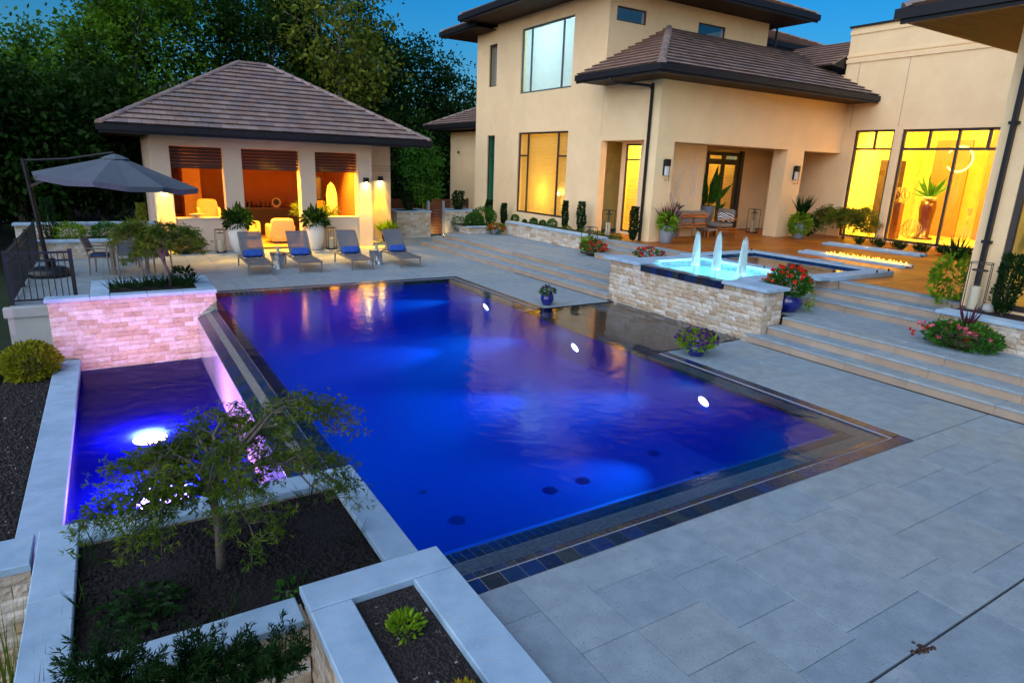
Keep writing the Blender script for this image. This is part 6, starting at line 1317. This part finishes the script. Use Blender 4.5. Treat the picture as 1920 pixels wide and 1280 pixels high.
# shrubs by the garden walls
for i, x in enumerate((-8.95, -8.05, -7.3)): shrub('lime_bush', (x, 18.95, .44), [.42, .40, .3][i], [M['lf_lime'], M['lf_green'], M['lf_lime']][i], ['lime green bush by the parasol end of the garden wall', 'green bush in the middle of the garden wall bed', 'small lime bush near the pavilion in the garden wall bed'][i], 1300, .07, .7)
column('columnar_yew', (-7.12, 18.85, .45), 1.02, .15, M['lf_olive'], 'columnar yew glowing beside the lit pavilion pillar', 1100, .06); column('columnar_yew', (-9.4, 18.9, .44), 1.2, .2, M['lf_dark'], 'dark columnar yew behind the parasol pole', 1300, .065)
shrub('gold_bush', (-9.32, 9.75, -.86), .42, M['lf_gold'], 'bright yellow-green bush at the foot of the stone planter', 3000, .075, .85); shrub('gold_bush', (-10.2, 10.2, -1.0), .4, M['lf_olive'], 'dull green bush behind the bright yellow one', 1300, .08, .7)
# foreground: big lace-leaf maple and companions
maple((-7.44, 1.29, -.08), 1.24, .84, 16, 6000, 'large weeping lace-leaf maple in the square planter', 5, .044, .50, M['lf_maple'], 7, (1.0, .8), .034, .52, off=(-.02, -.03), topf=.9, asym=.27)
t = thing('fern', (-7.98, .98, -.08), 'dark glossy fern on the mulch of the maple planter', 'plant')
for k in range(9):
    a = 6.283 * k / 9; pp = np.array([(-7.98 + math.cos(a) * s * .26, .98 + math.sin(a) * s * .26, -.07 + .1 * math.sin(s * 2.4)) for s in np.linspace(.1, 1, 16)]); leaves('frond', np.repeat(pp, 2, 0), .075, M['lf_dark'], t, .4, np.stack([np.tile([-math.sin(a) + .4 * math.cos(a), math.sin(a) + math.cos(a) * .9, .05], (1, 1))[0] * (1 if i % 2 else -1) + np.array([math.cos(a), math.sin(a), 0]) * .9 for i in range(32)]), jitter=.1)
for i, (x, y) in enumerate(((-8.25, 2.0), (-7.85, 2.02), (-8.3, 1.2), (-8.3, 1.75), (-7.5, .7), (-6.45, 1.15), (-7.0, .75), (-6.6, 2.0))): tg = thing('mondo_grass', (x, y, -.085), 'thin dark grass tuft at the edge of the maple planter', 'grass tuft', 'grass tufts in the maple planter'); tuft(tg, (x, y, -.085), 16, .24, M['lf_dark'], 1.4, .035, rad_=.03)
shrub('seedling', (-7.08, .73, -.085), .07, M['lf_green'], 'tiny bright green seedling by the raised planter corner', 60, .05, 1.0)
t = thing('green_tuft', (-6.55, -.18, .075), 'bright green leafy tuft alone on the lava rock', 'plant'); P_, d_ = ball_pts((-6.55, -.18, .1), (.1, .1, .1), 300, .2); P_[:, 2] = np.abs(P_[:, 2] - .1) + .085; leaves('foliage', P_, .055, M['lf_lime'], t, .32, radial(P_, (-6.55, -.18, .03)), jitter=.35)
t = thing('gold_tuft', (-6.52, -.92, .075), 'yellow-orange leafy tuft at the near end of the raised planter', 'plant'); P_, d_ = ball_pts((-6.52, -.92, .1), (.12, .12, .1), 300, .2); P_[:, 2] = np.abs(P_[:, 2] - .1) + .085; leaves('foliage', P_, .055, M['lf_gold'], t, .32, radial(P_, (-6.52, -.92, .03)), jitter=.35); leaves('orange_leaves', P_[:60] + np.array([0, 0, .02]), .05, M['lf_orange'], t, .35, radial(P_[:60], (-6.52, -.92, .03)), jitter=.35)
yw = thing('spreading_yew', (-7.75, -.15, -.62), 'dark spreading yew in front of the maple planter wall', 'shrub')
cc = [(-8.32 + .135 * i + .04 * math.sin(i * 3), .02 + .1 * math.sin(i * 1.7), [.10, .18, .16, .02, .06, .0, -.04, -.02, -.12][i]) for i in range(9)]
for (a_, b_, c_) in cc: MB().tube([(a_ * .6 - 7.75 * .4, -.05, -.66), (a_, b_, c_)], [.018, .008], 5).build('stem', M['bark'], yw)
PP = []; DD = []
for c in cc:
    for s in range(26):
        a = nrg.uniform(0, 6.283); tip = np.array(c) + np.array([math.cos(a) * .2, math.sin(a) * .17, nrg.uniform(.05, .27)]); ax = tip - np.array(c); q = nrg.uniform(.15, 1, 90)[:, None]; PP.append(np.array(c) + ax * q + nrg.normal(size=(90, 3)) * .006); sd = nrg.normal(size=(90, 3)); DD.append(sd / np.linalg.norm(sd, axis=1, keepdims=True) + ax / np.linalg.norm(ax) * .9)
leaves('foliage', np.concatenate(PP), .042, M['lf_dark'], yw, .2, np.concatenate(DD), jitter=.1); MB().bar((-7.75, -.15, -.66), (-7.75, -.13, -.4), .03).build('stem', M['bark'], yw)
for i, (x, y, z) in enumerate(((-8.72, .75, -.95), (-8.68, .35, -.8), (-8.8, 1.15, -1.05), (-8.95, .9, -1.1), (-8.85, .5, -1.0))): tg = thing('ornamental_grass', (x, y, -1.5), 'thin reddish ornamental grass beside the wing wall', 'grass', 'ornamental grasses below the wing wall'); tuft(tg, (x, y, -1.5), 150, 1.42 + z * .1, [M['lf_olive'], M['lf_dark'], M['lf_olive'], M['lf_green'], M['lf_purple']][i], .3, .012, rad_=.12)

# ------------------------------------------------------------------ trees behind
def tree(name, x, y, h, R_, mat, label, seed, n=9000, size=.3, trunk=.16, bark='bark', base=.34, z0=-.3, vert=1.0, group='trees behind the pavilion', nclump=70, cr=.55, lean=0.0):
    r = random.Random(seed); t = thing(name, (x, y, z0), label, 'tree', group); tb = MB(); top = z0 + h * .86; pts = [(x + lean * s * h + .12 * math.sin(s * 5 + seed), y + .1 * math.cos(s * 4 + seed), z0 - .3 + (top - z0) * s) for s in (0, .2, .4, .6, .8, 1)]
    tb.tube(pts, [trunk * (1.25 - 1.05 * s / 5) for s in range(6)], 9)
    for k in range(10):
        s = r.uniform(base * .8, .85); i = min(4, int(s * 5)); p = Vector(pts[i]).lerp(Vector(pts[i + 1]), s * 5 - i); a = r.uniform(0, 6.283); L_ = R_ * r.uniform(.5, .95); tb.tube([p, p + Vector((math.cos(a) * L_ * .5, math.sin(a) * L_ * .5, L_ * .35)), p + Vector((math.cos(a) * L_, math.sin(a) * L_, L_ * .55))], [trunk * .4, trunk * .25, trunk * .08], 6)
    tb.build('trunk', M[bark], t, smooth=True)
    zc = z0 + h * (base + 1) / 2; pts_ = clump_pts((x + lean * h * .6, y, zc), (R_, R_, h * (1 - base) / 2 * vert), nclump, n // nclump, cr, .35)
    d = radial(pts_, (x, y, zc)) * .4 + np.array([0, 0, -.3]); leaves('crown', pts_, size, mat, t, .55, d, jitter=.8); return t
F1, F2, OL = M['lf_forest'], M['lf_forest2'], M['lf_olive']
TR = [(-12.5, 30, 7.4, 3.2, F1, 'broad green tree with layered branches behind the railing corner'), (-9.6, 34, 8.4, 2.6, F1, 'mid-green tree with sky showing past its crown behind the parasol'), (-6.3, 31, 11.2, 2.7, F1, 'tall green tree behind the chimney end of the pavilion roof'), (-3.4, 35, 13.5, 3.4, F1, 'tall full green tree behind the pavilion ridge'), (-.4, 32, 12.6, 2.8, F2, 'tall dark green tree right behind the pavilion hip'), (3.6, 37, 15.0, 3.4, F2, 'very tall dark tree behind the pale-trunked tree'), (6.4, 36, 10.6, 2.2, F2, 'dark conical tree between the pale-trunked tree and the house'), (9.6, 38, 10.9, 2.4, F2, 'dark tree close to the upper house eave'), (11.8, 36, 9.6, 2.2, F2, 'dark tree partly behind the house corner'), (-16.5, 34, 7.0, 3.4, F2, 'dark tree at the outer edge of the lawn'), (-14, 24, 6.4, 2.6, F2, 'small dark tree on the lawn near the railing'), (-10.6, 25, 5.6, 1.9, F2, 'small dark tree behind the garden wall'), (-8.2, 26.5, 6.2, 1.8, F2, 'slender dark tree close behind the pavilion side wall'), (5.6, 29.5, 6.2, 1.9, F2, 'dark bushy tree behind the slatted gate'), (-20, 27, 6.4, 3.2, F2, 'broad dark tree far out on the lawn')]
for i, (x, y, h, R_, mt_, lb) in enumerate(TR): tree('broadleaf_tree', x, y, h, R_, mt_, lb, 20 + i, n=14000 if R_ > 2.5 else 9000, base=.22 if i not in (0, 1) else .25, size=.23)
tree('pale_trunk_tree', 2.35, 29.6, 13.2, 2.9, OL, 'tall pale-trunked tree with thin yellow-green leaves', 77, n=5200, size=.26, trunk=.2, bark='bark_pale', base=.42, nclump=95, cr=.38, lean=.01)
tree('garden_tree', 4.45, 24.3, 4.4, .8, M['lf_green'], 'young feathery green tree uplit behind the slatted gate', 90, n=6500, size=.13, trunk=.05, base=.28, nclump=90, cr=.2, group=None)
shrub('uplit_shrub', (3.4, 23.4, -.26), .75, M['lf_olive'], 'yellow-lit shrub behind the slatted fence', 900, .12, 1.0); shrub('uplit_shrub', (5.9, 23.6, -.26), .7, M['lf_olive'], 'yellow-lit shrub beside the house corner behind the fence', 800, .12, 1.0)
# far wood that reads as one mass
n = 60000; X = nrg.uniform(-48, 30, n); Yd = nrg.uniform(40, 47, n); H_ = 6.3 + 1.6 * np.sin(X * .33) + 1.1 * np.sin(X * .9 + 1) + np.where(X > -9, 1.0, -1.8); Zd = -1.4 + (H_ + 1.4) * nrg.uniform(0, 1, n) ** .8
tag(leaves('far_wood', np.stack([X, Yd, Zd], 1), .55, F2, None, .6, kind='stuff'), 'dark wood closing off the garden behind the trees', 'wood', kind='stuff')
n = 26000; X = nrg.uniform(-46, -15, n); Yd = 14 + (X + 46) * .8 + nrg.uniform(-2, 2, n); Zd = -1.2 + 6.2 * nrg.uniform(0, 1, n) ** .9
tag(leaves('side_wood', np.stack([X, Yd, Zd], 1), .5, F2, None, .6, kind='stuff'), 'dark wood along the outer side of the lawn', 'wood', kind='stuff')
